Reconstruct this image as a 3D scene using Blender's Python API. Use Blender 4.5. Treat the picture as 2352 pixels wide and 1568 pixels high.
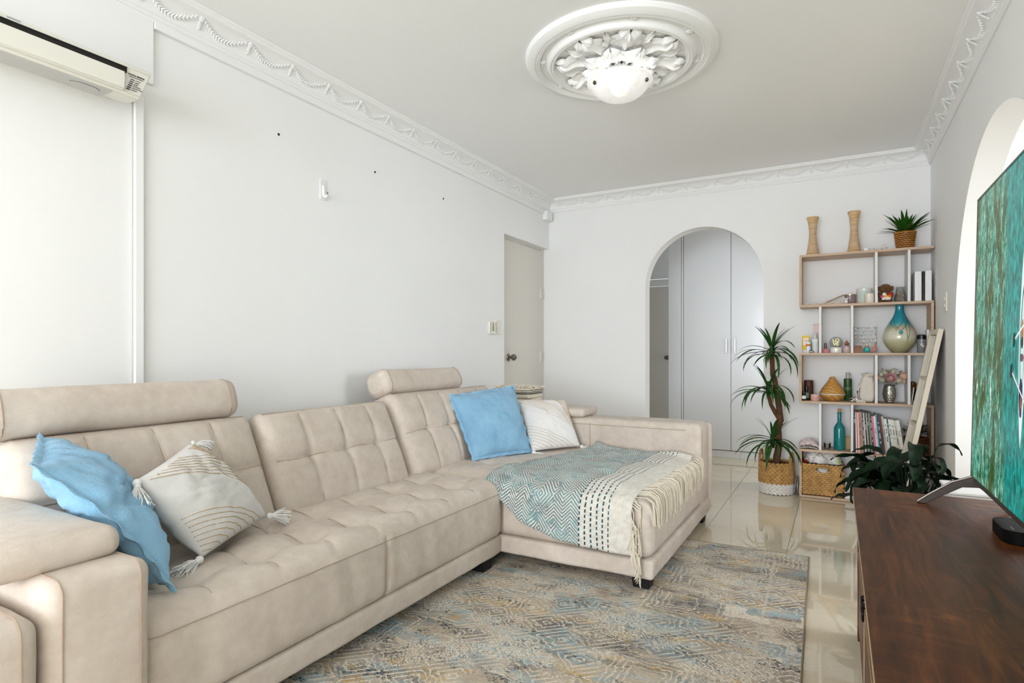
import bpy, bmesh, math, random
from mathutils import Vector, Matrix, Euler, noise
R_ = random.Random(7)
SC = bpy.context.scene
COL = SC.collection
for o_ in list(bpy.data.objects):
    bpy.data.objects.remove(o_)
pi = math.pi; rad = math.radians

# ------------------------------------------------------------------ camera
YAW = math.atan(747 / 1339.0)
cam_d = bpy.data.cameras.new('camera'); cam = bpy.data.objects.new('camera', cam_d); COL.objects.link(cam)
cam.location = (0, 0, 1.06); cam.rotation_euler = (pi / 2, 0, YAW)
cam_d.sensor_width = 36; cam_d.lens = 36 * 1339 / 2352.0; cam_d.shift_y = 26 / 2352.0; cam_d.clip_start = 0.02
SC.camera = cam
# ------------------------------------------------------------------ world, lights, exposure
w = bpy.data.worlds.new('sky'); SC.world = w; w.use_nodes = True
w.node_tree.nodes['Background'].inputs[0].default_value = (0.86, 0.93, 1.0, 1)
w.node_tree.nodes['Background'].inputs[1].default_value = 1.5
def area(name, loc, rot, sx, sy, power, col=(1, 1, 1)):
    d = bpy.data.lights.new(name, 'AREA'); d.shape = 'RECTANGLE'; d.size = sx; d.size_y = sy; d.energy = power; d.color = col
    o = bpy.data.objects.new(name, d); COL.objects.link(o); o.location = loc; o.rotation_euler = rot
    return o
# daylight coming in through the wide balcony window behind the camera, and through the window of the next room
area('window_daylight', (-0.75, -4.12, 1.3), (rad(95), 0, 0), 2.3, 2.0, 174, (0.872, 0.922, 1.0))
area('kitchen_daylight', (3.05, 2.9, 1.5), (rad(90), 0, rad(90)), 1.4, 1.3, 48, (.91, .945, 1))
area('hall_fill', (1.05, 5.68, 1.5), (rad(90), 0, rad(90)), 0.7, 1.4, 11, (1, 1, 1))  # added fill light to brighten the hall wardrobe; the hall has no window
SC.view_settings.view_transform = 'Standard'; SC.view_settings.look = 'None'
SC.view_settings.exposure = 0.24; SC.view_settings.gamma = 1.0; SC.view_settings.use_curve_mapping = False
try:
    SC.cycles.max_bounces = 10; SC.cycles.diffuse_bounces = 6; SC.cycles.glossy_bounces = 4; SC.cycles.transmission_bounces = 8
    SC.cycles.caustics_reflective = False; SC.cycles.caustics_refractive = False; SC.cycles.sample_clamp_indirect = 4.0
except Exception: pass

# ------------------------------------------------------------------ materials
def lin(h):
    if not isinstance(h, str): return tuple(h)
    h = h.lstrip('#'); r = []
    for i in (0, 2, 4):
        c = int(h[i:i + 2], 16) / 255.0
        r.append(c / 12.92 if c <= 0.04045 else ((c + 0.055) / 1.055) ** 2.4)
    return tuple(r)
class NT:
    def __init__(s, m): s.t = m.node_tree; s.n = s.t.nodes; s.l = s.t.links
    def new(s, ty, **kw):
        n = s.n.new(ty)
        for k, v in kw.items(): setattr(n, k, v)
        return n
    def put(s, sock, v):
        if hasattr(v, 'is_output') or isinstance(v, bpy.types.NodeSocket): s.l.new(v, sock)
        elif isinstance(v, (tuple, list)) and len(v) == 3 and sock.type == 'RGBA': sock.default_value = (*v, 1)
        else: sock.default_value = v
    def math(s, op, a, b=0.0, c=None, clamp=False):
        n = s.new('ShaderNodeMath', operation=op, use_clamp=clamp); s.put(n.inputs[0], a); s.put(n.inputs[1], b)
        if c is not None: s.put(n.inputs[2], c)
        return n.outputs[0]
    def mix(s, f, a, b, blend='MIX'):
        n = s.new('ShaderNodeMix', data_type='RGBA', blend_type=blend); s.put(n.inputs[0], f)
        s.put(n.inputs[6], lin(a) if isinstance(a, str) else a); s.put(n.inputs[7], lin(b) if isinstance(b, str) else b)
        return n.outputs[2]
    def coord(s, kind='Object', scale=(1, 1, 1), loc=(0, 0, 0), rot=(0, 0, 0)):
        c = s.new('ShaderNodeTexCoord'); m = s.new('ShaderNodeMapping'); s.l.new(c.outputs[kind], m.inputs[0])
        m.inputs['Scale'].default_value = scale; m.inputs['Location'].default_value = loc; m.inputs['Rotation'].default_value = rot
        return m.outputs[0]
    def noise(s, vec, scale, detail=3, rough=.5, dist=0):
        n = s.new('ShaderNodeTexNoise'); s.l.new(vec, n.inputs['Vector']); n.inputs['Scale'].default_value = scale
        n.inputs['Detail'].default_value = detail; n.inputs['Roughness'].default_value = rough; n.inputs['Distortion'].default_value = dist
        return n.outputs[0]
    def ramp(s, f, stops, interp='LINEAR'):
        n = s.new('ShaderNodeValToRGB'); s.l.new(f, n.inputs[0]); e = n.color_ramp.elements; n.color_ramp.interpolation = interp
        while len(e) < len(stops): e.new(0.5)
        for i, (p, c) in enumerate(stops):
            e[i].position = p; c = lin(c) if isinstance(c, str) else ((c, c, c) if not isinstance(c, tuple) else c); e[i].color = (*c[:3], 1)
        return n.outputs[0]
    def bump(s, h, strength, dist=.01):
        n = s.new('ShaderNodeBump'); s.l.new(h, n.inputs['Height']); n.inputs['Strength'].default_value = strength; n.inputs['Distance'].default_value = dist
        return n.outputs[0]
MATS = {}
def mk(name, col, rough=.6, metal=0, var=0, vs=6, bump=0, bs=80, bd=.004, coat=0, trans=0, ior=1.45, emit=0, ecol=None, spec=.5, sheen=0, sss=0, alpha=1, stretch=(1, 1, 1)):
    if name in MATS: return MATS[name]
    m = bpy.data.materials.new(name); m.use_nodes = True; t = NT(m); b = t.n['Principled BSDF']; MATS[name] = m
    c = lin(col); b.inputs['Base Color'].default_value = (*c, 1)
    b.inputs['Roughness'].default_value = rough; b.inputs['Metallic'].default_value = metal; b.inputs['IOR'].default_value = ior
    b.inputs['Coat Weight'].default_value = coat; b.inputs['Coat Roughness'].default_value = .05
    b.inputs['Transmission Weight'].default_value = trans; b.inputs['Specular IOR Level'].default_value = spec
    b.inputs['Sheen Weight'].default_value = sheen; b.inputs['Alpha'].default_value = alpha
    if sss: b.inputs['Subsurface Weight'].default_value = sss; b.inputs['Subsurface Radius'].default_value = (.01, .01, .01)
    if emit:
        b.inputs['Emission Color'].default_value = (*(lin(ecol) if ecol else c), 1); b.inputs['Emission Strength'].default_value = emit
    if var or bump: v = t.coord('Object', stretch)
    if var:
        f = t.noise(v, vs, 4, .55)
        d = tuple(max(0, x * (1 - var)) for x in c); e = tuple(min(1, x * (1 + var)) for x in c)
        t.l.new(t.ramp(f, [(.3, d), (.7, e)]), b.inputs['Base Color'])
    if bump:
        t.l.new(t.bump(t.noise(v, bs, 4, .6), bump, bd), b.inputs['Normal'])
    return m
def custom(name):
    m = bpy.data.materials.new(name); m.use_nodes = True; t = NT(m); return m, t, t.n['Principled BSDF']

WALL = mk('wall_paint', '#f0f0ef', .62, bump=.05, bs=160, bd=.002, var=.012, vs=1.7)
CEIL = mk('ceiling_paint', '#f3f3f2', .75, bump=.03, bs=120, bd=.002)
PLASTER = mk('plaster_white', '#f1f1f0', .6)
CREAMDOOR = mk('cream_door_paint', '#d8d4cb', .45, bump=.05, bs=60, bd=.001)
CREAMPL = mk('cream_plastic', '#e9e6da', .35)
WHITEPL = mk('white_plastic', '#ebebea', .35)
LAM = mk('white_laminate_gloss', '#e0e2e4', .22, coat=.1)
CHROME = mk('chrome', '#d8d8d8', .12, 1)
STEEL = mk('dark_nickel', '#6d6660', .25, 1)
BLACKPL = mk('black_plastic', '#101010', .3)
BLACKMT = mk('black_matte', '#0d0d0e', .55)
DARK = mk('dark_void', '#1a1511', .8)
GREYPL = mk('grey_plastic', '#bdbdbb', .5)
IRON = mk('wrought_iron', '#1b1815', .5, .7)
WHITE = mk('white_card', '#eeeeec', .6)
GREYLINE = mk('grey_print', '#6d6d6d', .6)
BLACKPR = mk('black_print', '#1c1c1c', .6)
GOLD = mk('gold_metal', '#d8b45a', .3, 1)
COPPER = mk('copper_metal', '#c88a6a', .25, 1)

def suede():
    m, t, b = custom('beige_suede_leather')
    v = t.coord('Object'); n1 = t.noise(v, 5, 6, .62, .6); n2 = t.noise(v, 420, 3, .6); n3 = t.noise(v, 26, 4, .6)
    c = t.ramp(n1, [(.28, '#bfb1a3'), (.5, '#ccbfb2'), (.72, '#d7ccc0')])
    c = t.mix(.25, c, t.ramp(n3, [(.35, '#baada0'), (.65, '#dcd1c5')]))
    t.l.new(c, b.inputs['Base Color']); b.inputs['Roughness'].default_value = .62; b.inputs['Sheen Weight'].default_value = .06; b.inputs['Specular IOR Level'].default_value = .35
    h = t.math('ADD', t.math('MULTIPLY', n2, .35), t.math('MULTIPLY', t.noise(v, 9, 3, .5, 1.2), 1.2))
    t.l.new(t.bump(h, .28, .006), b.inputs['Normal']); return m
SUEDE = suede()
STITCH = mk('stitch_thread', '#a8937f', .8)
def linen(name, a, c_, wr=.5):
    m, t, b = custom(name); v = t.coord('Object')
    n = t.noise(v, 7, 5, .6); c = t.ramp(n, [(.3, a), (.7, c_)])
    wx = t.new('ShaderNodeTexWave', bands_direction='X'); wx.inputs['Scale'].default_value = 150; wx.inputs['Distortion'].default_value = 1.5; t.l.new(v, wx.inputs[0])
    wz = t.new('ShaderNodeTexWave', bands_direction='Z'); wz.inputs['Scale'].default_value = 150; wz.inputs['Distortion'].default_value = 1.5; t.l.new(v, wz.inputs[0])
    weave = t.math('MULTIPLY', wx.outputs[1], wz.outputs[1])
    c = t.mix(t.math('MULTIPLY', weave, .18), c, (.9, .95, 1)); t.l.new(c, b.inputs['Base Color'])
    b.inputs['Roughness'].default_value = .85; b.inputs['Sheen Weight'].default_value = .2; b.inputs['Specular IOR Level'].default_value = .2
    h = t.math('ADD', t.math('MULTIPLY', t.noise(v, 22, 5, .6, 1.5), 1.5), t.math('MULTIPLY', weave, .25))
    t.l.new(t.bump(h, wr, .008), b.inputs['Normal']); return m
BLUELIN = linen('sky_blue_linen', '#78abcd', '#8fbfdd'); WHITECOT = linen('white_woven_cotton', '#dddad6', '#e9e7e4', .3)
TAN = mk('tan_thread', '#c3a67e', .8); TASSEL = mk('white_tassel_yarn', '#ecebe8', .85); CREAMYARN = mk('cream_yarn', '#e3d9c6', .9)

def tile_mat():
    m, t, b = custom('polished_beige_porcelain')
    g = t.new('ShaderNodeNewGeometry'); v = g.outputs['Position']
    n = t.noise(v, 3.0, 6, .6, .5); c = t.ramp(n, [(.3, '#d6c9af'), (.7, '#dfd3bb')])
    c = t.mix(.12, c, t.ramp(t.noise(v, 60, 3), [(.4, '#b8ab96'), (.6, '#d6ccbc')]))
    t.l.new(c, b.inputs['Base Color']); b.inputs['Roughness'].default_value = .02; b.inputs['Specular IOR Level'].default_value = .8; b.inputs['IOR'].default_value = 1.6
    return m
TILE = tile_mat(); GROUT = mk('grout', '#8f8575', .9)
def oak():
    m, t, b = custom('pale_oak_veneer'); v = t.coord('Object', (3, 40, 40))
    n = t.noise(v, 2.0, 5, .6, .4); c = t.ramp(n, [(.3, '#b89a7e'), (.55, '#c9ad92'), (.75, '#d4bba2')])
    t.l.new(c, b.inputs['Base Color']); b.inputs['Roughness'].default_value = .5; t.l.new(t.bump(n, .1, .001), b.inputs['Normal']); return m
OAK = oak()
SHELFWHITE = mk('shelf_white', '#e6e5e3', .5)
def walnut():
    m, t, b = custom('walnut_veneer')
    g = t.coord('Object')
    sep = t.new('ShaderNodeSeparateXYZ'); t.l.new(g, sep.inputs[0])
    pl = t.math('FLOOR', t.math('MULTIPLY', t.math('ADD', sep.outputs[0], 10.04), 8.2))
    off = t.new('ShaderNodeCombineXYZ'); t.l.new(t.math('MULTIPLY', pl, 3.7), off.inputs[2]); t.l.new(t.math('MULTIPLY', pl, 1.31), off.inputs[1])
    vv = t.new('ShaderNodeVectorMath', operation='ADD'); t.l.new(g, vv.inputs[0]); t.l.new(off.outputs[0], vv.inputs[1])
    mp = t.new('ShaderNodeMapping'); t.l.new(vv.outputs[0], mp.inputs[0]); mp.inputs['Scale'].default_value = (14, 1.6, 6)
    grain = t.noise(mp.outputs[0], 1.6, 7, .62, 1.2)
    mp2 = t.new('ShaderNodeMapping'); t.l.new(vv.outputs[0], mp2.inputs[0]); mp2.inputs['Scale'].default_value = (5, 16, 5); mp2.inputs['Rotation'].default_value = (0, 0, .35)
    curl = t.noise(mp2.outputs[0], 1.5, 4, .55, .8)
    patch = t.noise(vv.outputs[0], 2.6, 3, .5)
    c = t.ramp(grain, [(.25, '#351d0d'), (.45, '#583217'), (.6, '#774823'), (.78, '#9a602e')])
    c = t.mix(t.math('MULTIPLY', t.ramp(patch, [(.42, 0), (.62, 1)]), .8, clamp=True), c, t.ramp(curl, [(.3, '#3d210f'), (.5, '#6b3e1c'), (.72, '#ab6d34')]))
    c = t.mix(t.math('MULTIPLY', t.math('FRACT', t.math('MULTIPLY', pl, .618)), .45), c, '#3b2413')
    t.l.new(c, b.inputs['Base Color']); b.inputs['Roughness'].default_value = .40; b.inputs['Specular IOR Level'].default_value = .16
    fine = t.noise(t.coord('Object', (260, 14, 40)), 1, 4, .6)
    c = t.mix(.45, c, t.ramp(t.noise(t.coord('Object', (150, 9, 30)), 1, 5, .7), [(.35, '#241307'), (.65, '#9a6533')]), 'OVERLAY'); t.l.new(c, b.inputs['Base Color'])
    t.l.new(t.bump(fine, .12, .002), b.inputs['Normal']); return m
WALNUT = walnut(); RAWEDGE = mk('worn_pale_edge', '#a98d6b', .6, var=.2, vs=20)

def rug_mat():
    m, t, b = custom('distressed_rug_pile'); v = t.coord('Object')
    sep = t.new('ShaderNodeSeparateXYZ'); t.l.new(v, sep.inputs[0]); X, Y = sep.outputs[0], sep.outputs[1]
    vs = t.coord('Object', (1.0, 2.0, 1))                    # weft-wise smears
    def n(sc, det=5, ro=.65, loc=(0, 0, 0), st=(1.0, 2.0, 1), di=.3): return t.noise(t.coord('Object', st, loc), sc, det, ro, di)
    speck = n(70, 5, .8, (3, 1, 0), (1, 2.0, 1)); speck2 = n(110, 4, .8, (9, 4, 0), (1, 1.7, 1))
    base = t.ramp(n(4, 6, .7), [(.3, '#97877a'), (.45, '#b0a18f'), (.58, '#c2b4a0'), (.75, '#d2c7b5')])
    def layer(cur, col, sc, loc, lo, hi, k=1.0, thr=.42, sp=None):
        a = t.ramp(n(sc, 6, .7, loc), [(lo, 0.0), (hi, 1.0)])
        s_ = t.ramp(sp or speck, [(thr, 0.0), (thr + .08, 1.0)])
        return t.mix(t.math('MULTIPLY', t.math('MULTIPLY', a, s_), k), cur, col)
    c = layer(base, '#70594b', 2.6, (2, 7, 0), .53, .62, .9)
    c = layer(c, '#86adba', 2.8, (5, 1, 0), .50, .58, .95, .46)
    c = layer(c, '#a5bcc2', 3.6, (1, 9, 0), .52, .60, .8, .47, speck2)
    c = layer(c, '#c0993f', 3.4, (8, 3, 0), .555, .61, .95, .47)
    c = layer(c, '#1d4b64', 3.2, (4, 5, 0), .495, .56, 1.0, .49, speck2)
    c = layer(c, '#153443', 4.8, (7, 7, 0), .535, .59, 1.0, .48)
    # ornament: rows of lozenges, medallions and scroll lines in worn cream
    def tri(a, k, ph=0.0):
        return t.math('ABSOLUTE', t.math('SUBTRACT', t.math('FRACT', t.math('ADD', t.math('MULTIPLY', a, k), ph)), .5))
    wob = t.math('MULTIPLY', t.math('SUBTRACT', t.noise(v, 26, 3, .6), .5), .05)
    Xw, Yw = t.math('ADD', X, wob), t.math('ADD', Y, wob)
    d1 = t.math('ADD', tri(Xw, 4.6), tri(Yw, 5.2)); ring = t.math('FRACT', t.math('MULTIPLY', d1, 6.0))
    l1 = t.ramp(ring, [(.30, 0.0), (.38, 1.0), (.58, 1.0), (.66, 0.0)])
    vo = t.new('ShaderNodeTexVoronoi', feature='DISTANCE_TO_EDGE'); vo.inputs['Scale'].default_value = 30
    dv = t.new('ShaderNodeVectorMath', operation='ADD'); t.l.new(v, dv.inputs[0])
    cw = t.new('ShaderNodeCombineXYZ'); t.l.new(t.math('MULTIPLY', wob, 1.0), cw.inputs[0]); t.l.new(t.math('MULTIPLY', wob, -1.0), cw.inputs[1]); t.l.new(cw.outputs[0], dv.inputs[1])
    t.l.new(dv.outputs[0], vo.inputs['Vector'])
    def flowers(sc, n_, R0, amp, wd, rings):
        f1 = t.new('ShaderNodeTexVoronoi', feature='F1'); f1.inputs['Scale'].default_value = sc; f1.inputs['Randomness'].default_value = .55; t.l.new(dv.outputs[0], f1.inputs['Vector'])
        dl = t.new('ShaderNodeVectorMath', operation='SUBTRACT'); t.l.new(dv.outputs[0], dl.inputs[0]); t.l.new(f1.outputs['Position'], dl.inputs[1])
        sp_ = t.new('ShaderNodeSeparateXYZ'); t.l.new(dl.outputs[0], sp_.inputs[0]); th = t.math('ARCTAN2', sp_.outputs[1], sp_.outputs[0])
        r_ = t.math('DIVIDE', t.math('SQRT', t.math('ADD', t.math('MULTIPLY', sp_.outputs[0], sp_.outputs[0]), t.math('MULTIPLY', sp_.outputs[1], sp_.outputs[1]))), t.math('ADD', R0, t.math('MULTIPLY', t.math('ABSOLUTE', t.math('SINE', t.math('MULTIPLY', th, n_ / 2.0))), amp)))
        k_ = t.math('FRACT', t.math('MULTIPLY', r_, rings)); return t.math('MULTIPLY', t.ramp(k_, [(wd, 1.0), (wd + .10, 0.0)]), t.math('LESS_THAN', r_, 1.6))
    l2 = t.math('MAXIMUM', flowers(5.0, 8, .055, .035, .26, 3.0), flowers(17.0, 6, .014, .010, .42, 1.6))
    hx = t.new('ShaderNodeTexVoronoi', feature='F1', distance='CHEBYCHEV'); hx.inputs['Scale'].default_value = 4.2; t.l.new(dv.outputs[0], hx.inputs['Vector'])
    hr = t.math('FRACT', t.math('MULTIPLY', hx.outputs['Distance'], 11.0)); l3 = t.ramp(hr, [(.35, 0.0), (.45, 1.0), (.62, 1.0), (.72, 0.0)])
    sel = t.ramp(n(3.2, 3, .5, (6, 6, 0), (1, 1, 1)), [(.44, 0.0), (.5, 1.0)]); sel2 = t.ramp(n(3.0, 3, .5, (1, 3, 5), (1, 1, 1)), [(.5, 0.0), (.56, 1.0)])
    orn = t.mix(sel2, t.mix(sel, l2, l1), l3)
    wear = t.ramp(speck2, [(.43, 0.0), (.50, 1.0)]); wear2 = t.ramp(n(5, 5, .7, (2, 2, 4)), [(.30, .25), (.5, 1.0)])
    c = t.mix(t.math('MULTIPLY', t.math('MULTIPLY', orn, wear), wear2), c, '#e2d9c9')
    c = t.mix(t.math('MULTIPLY', t.ramp(speck2, [(.57, 0.0), (.62, 1.0)]), .65), c, '#e2d9ca')
    # border lines near the outer edge
    ex = t.math('SUBTRACT', 1.0, t.math('ABSOLUTE', X)); ey = t.math('SUBTRACT', 1.4, t.math('ABSOLUTE', Y)); e = t.math('MINIMUM', ex, ey)
    bl = t.ramp(t.math('ABSOLUTE', t.math('SUBTRACT', e, .15)), [(.004, 1.0), (.007, 0.0)])
    c = t.mix(t.math('MULTIPLY', bl, t.math('MULTIPLY', wear, .8)), c, '#d3c9b8')
    t.l.new(c, b.inputs['Base Color']); b.inputs['Roughness'].default_value = .95; b.inputs['Specular IOR Level'].default_value = .1
    t.l.new(t.bump(t.math('ADD', t.noise(v, 300, 2), t.math('MULTIPLY', orn, .6)), .35, .004), b.inputs['Normal']); return m
RUG = rug_mat(); RUGEDGE = mk('rug_binding', '#8f8069', .9, bump=.4, bs=300)

def throw_mat():
    # UV in metres: u runs from the plain tail to the fringe, v across the throw
    m, t, b = custom('teal_woven_throw'); uv = t.new('ShaderNodeTexCoord').outputs['UV']
    sep = t.new('ShaderNodeSeparateXYZ'); t.l.new(uv, sep.inputs[0]); U, V = sep.outputs[0], sep.outputs[1]
    def tri(a, k, ph=0.0): return t.math('ABSOLUTE', t.math('SUBTRACT', t.math('FRACT', t.math('ADD', t.math('MULTIPLY', a, k), ph)), .5))
    dia = t.math('ADD', tri(U, 8.0), tri(V, 6.4)); rings = t.math('FRACT', t.math('MULTIPLY', dia, 8.0))
    chev = t.math('FRACT', t.math('ADD', t.math('MULTIPLY', V, 62), t.math('MULTIPLY', tri(U, 13), 5.0)))
    zone = t.ramp(t.noise(uv, 5, 2, .5), [(.46, 0.0), (.54, 1.0)])
    pat = t.mix(zone, rings, chev)
    line = t.ramp(pat, [(.26, 0.0), (.36, 1.0), (.84, 1.0), (.94, 0.0)])
    stitch = t.math('LESS_THAN', t.math('FRACT', t.math('ADD', t.math('MULTIPLY', U, 150), t.math('MULTIPLY', t.math('FLOOR', t.math('MULTIPLY', V, 190)), .5))), .78)
    tone = t.ramp(t.noise(uv, 9, 4, .6), [(.3, '#143a4a'), (.5, '#1f6b78'), (.62, '#3f8f98'), (.75, '#7fb4b8')])
    f = t.math('MULTIPLY', line, stitch); cream = t.ramp(t.noise(uv, 40, 3), [(.3, '#cfc9bd'), (.7, '#e4dfd5')])
    body = t.mix(t.math('MULTIPLY', f, .93), cream, tone)
    s = t.math('SUBTRACT', U, .50); k = t.math('FRACT', t.math('DIVIDE', s, .026))
    dash = t.math('LESS_THAN', t.math('FRACT', t.math('ADD', t.math('MULTIPLY', V, 42), t.math('MULTIPLY', t.math('FLOOR', t.math('DIVIDE', s, .026)), .37))), .62)
    ln = t.math('MULTIPLY', t.math('MULTIPLY', t.math('LESS_THAN', k, .26), dash), t.math('LESS_THAN', s, .135))
    tail = t.mix(ln, cream, t.ramp(t.noise(uv, 30, 2), [(.4, '#16384a'), (.6, '#2a6d7a')]))
    c = t.mix(t.math('GREATER_THAN', U, .50), body, tail); t.l.new(c, b.inputs['Base Color'])
    b.inputs['Roughness'].default_value = .95; b.inputs['Specular IOR Level'].default_value = .1; b.inputs['Sheen Weight'].default_value = .15
    h = t.math('ADD', t.math('MULTIPLY', f, .6), t.noise(uv, 260, 2)); t.l.new(t.bump(h, .5, .004), b.inputs['Normal']); return m
THROW = throw_mat()

def screen_mat():
    m, t, b = custom('tv_picture_water'); uv = t.new('ShaderNodeTexCoord').outputs['UV']
    def nz(sc, st, det=6, ro=.65, di=.4, loc=(0, 0, 0)):
        mp = t.new('ShaderNodeMapping'); t.l.new(uv, mp.inputs[0]); mp.inputs['Scale'].default_value = st; mp.inputs['Location'].default_value = loc
        return t.noise(mp.outputs[0], sc, det, ro, di)
    sep = t.new('ShaderNodeSeparateXYZ'); t.l.new(uv, sep.inputs[0]); U, V = sep.outputs[0], sep.outputs[1]
    fine = nz(30, (3.4, 1.0, 1), 8, .78, .8); mid = nz(7, (3.0, .8, 1), 6, .6, .6, (2, 2, 0)); big = nz(2.2, (2.2, .8, 1), 3, .5, .3, (5, 1, 0))
    reef = t.ramp(fine, [(.28, '#04211f'), (.42, '#0f4a3c'), (.52, '#3f8f78'), (.60, '#8fd0b8'), (.70, '#c9f0de')])
    weed = t.ramp(fine, [(.3, '#0a1d10'), (.5, '#2b4a22'), (.62, '#5f6f3a'), (.72, '#93b48a')])
    c = t.mix(t.ramp(mid, [(.48, 0.0), (.55, 1.0)]), reef, weed)
    deep = t.ramp(nz(22, (2.4, 1.0, 1), 6, .6, .6, (3, 1, 0)), [(.3, '#01453f'), (.5, '#017a72'), (.62, '#0a9a92'), (.75, '#38b6ae')])
    edge = t.math('ADD', U, t.math('MULTIPLY', t.math('SUBTRACT', big, .5), .5))
    c = t.mix(t.ramp(edge, [(.40, 0.0), (.48, 1.0)]), c, deep)
    wp = t.math('MULTIPLY', t.ramp(nz(8, (3.4, .55, 1), 4, .6, .5, (7, 3, 0)), [(.63, 0.0), (.66, 1.0)]), t.math('LESS_THAN', V, .40))
    c = t.mix(t.math('MULTIPLY', wp, t.math('LESS_THAN', U, .42)), c, '#e6eee6')
    b.inputs['Base Color'].default_value = (0.003, .003, .003, 1); b.inputs['Roughness'].default_value = .2; b.inputs['Specular IOR Level'].default_value = .08
    t.l.new(c, b.inputs['Emission Color']); b.inputs['Emission Strength'].default_value = .95; return m
SCREEN = screen_mat()
# ------------------------------------------------------------------ geometry helpers
class G:
    def __init__(s): s.v = []; s.f = []; s.uv = None
    def add(s, vs, fs, m=None):
        k = len(s.v)
        s.v += [tuple(m @ Vector(p)) if m is not None else tuple(p) for p in vs]
        s.f += [tuple(i + k for i in f) for f in fs]; return s
    def box(s, x0, x1, y0, y1, z0, z1, m=None):
        return s.add([(x0, y0, z0), (x1, y0, z0), (x1, y1, z0), (x0, y1, z0), (x0, y0, z1), (x1, y0, z1), (x1, y1, z1), (x0, y1, z1)],
                     [(0, 3, 2, 1), (4, 5, 6, 7), (0, 1, 5, 4), (1, 2, 6, 5), (2, 3, 7, 6), (3, 0, 4, 7)], m)
    def lathe(s, prof, n=24, c=(0, 0, 0), m=None, cap0=True, cap1=True, sy=1.0):
        vs = []; fs = []; q = len(prof)
        for i in range(n):
            a = 2 * pi * i / n
            for r, z in prof: vs.append((c[0] + r * math.cos(a), c[1] + r * math.sin(a) * sy, c[2] + z))
        for i in range(n):
            j = (i + 1) % n
            for k in range(q - 1): fs.append((i * q + k, j * q + k, j * q + k + 1, i * q + k + 1))
        if cap0 and prof[0][0] > 1e-6: fs.append(tuple(i * q for i in range(n))[::-1])
        if cap1 and prof[-1][0] > 1e-6: fs.append(tuple(i * q + q - 1 for i in range(n)))
        return s.add(vs, fs, m)
    def tube(s, pts, r, n=6, m=None, closed=False, flat=1.0):
        pts = [Vector(p) for p in pts]; N = len(pts); vs = []; fs = []
        up = Vector((0, 0, 1))
        for i, p in enumerate(pts):
            a = pts[(i - 1) % N] if (i or closed) else p; b = pts[(i + 1) % N] if (i < N - 1 or closed) else p
            d = (b - a); d = d.normalized() if d.length > 1e-9 else Vector((0, 0, 1))
            u = up if abs(d.dot(up)) < .95 else Vector((1, 0, 0))
            x = d.cross(u).normalized(); y = x.cross(d).normalized()
            rr = r[i] if isinstance(r, (list, tuple)) else r
            for k in range(n):
                t = 2 * pi * k / n; vs.append(p + x * math.cos(t) * rr + y * math.sin(t) * rr * flat)
        for i in range(N if closed else N - 1):
            j = (i + 1) % N
            for k in range(n): fs.append((i * n + k, i * n + (k + 1) % n, j * n + (k + 1) % n, j * n + k))
        if not closed: fs += [tuple(range(n))[::-1], tuple((N - 1) * n + k for k in range(n))]
        return s.add(vs, fs, m)
    def ell(s, c, r, rot=None, nu=8, nv=5, m=None):
        if not isinstance(r, (tuple, list)): r = (r, r, r)
        vs = [(0, 0, -r[2])]; fs = []
        for j in range(1, nv):
            a = -pi / 2 + pi * j / nv
            for i in range(nu): b = 2 * pi * i / nu; vs.append((r[0] * math.cos(a) * math.cos(b), r[1] * math.cos(a) * math.sin(b), r[2] * math.sin(a)))
        vs.append((0, 0, r[2])); L = len(vs) - 1
        for i in range(nu):
            fs.append((0, 1 + (i + 1) % nu, 1 + i)); o = 1 + (nv - 2) * nu; fs.append((L, o + i, o + (i + 1) % nu))
        for j in range(nv - 2):
            for i in range(nu): a = 1 + j * nu; fs.append((a + i, a + (i + 1) % nu, a + nu + (i + 1) % nu, a + nu + i))
        M = Matrix.Translation(c) @ (rot.to_matrix().to_4x4() if isinstance(rot, Euler) else (rot.to_4x4() if rot is not None else Matrix.Identity(4)))
        if m is not None: M = m @ M
        return s.add(vs, fs, M)
    def prism(s, poly, a, b, axis='y', m=None):
        # poly in the plane across 'axis', extruded from a to b
        def P(p, q): return {'y': (p[0], q, p[1]), 'x': (q, p[0], p[1]), 'z': (p[0], p[1], q)}[axis]
        n = len(poly); vs = [P(p, a) for p in poly] + [P(p, b) for p in poly]
        fs = [tuple(range(n)), tuple(range(n, 2 * n))[::-1]] + [(i, n + i, n + (i + 1) % n, (i + 1) % n) for i in range(n)]
        return s.add(vs, fs, m)
    def grid(s, fn, nu, nv, closeu=False, m=None):
        vs = [fn(i / (nu - (0 if closeu else 1)), j / (nv - 1)) for i in range(nu) for j in range(nv)]; fs = []
        for i in range(nu if closeu else nu - 1):
            for j in range(nv - 1): k = ((i + 1) % nu) * nv; fs.append((i * nv + j, k + j, k + j + 1, i * nv + j + 1))
        return s.add(vs, fs, m)
    def mesh(s, name, off=(0, 0, 0), smooth=True, ang=38, fixn=True):
        me = bpy.data.meshes.new(name); o = off
        me.from_pydata([(p[0] - o[0], p[1] - o[1], p[2] - o[2]) for p in s.v], [], s.f); me.update()
        if fixn:
            bm = bmesh.new(); bm.from_mesh(me); bmesh.ops.recalc_face_normals(bm, faces=bm.faces); bm.to_mesh(me); bm.free()
        if smooth: me.shade_smooth(); me.set_sharp_from_angle(angle=rad(ang))
        return me
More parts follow.
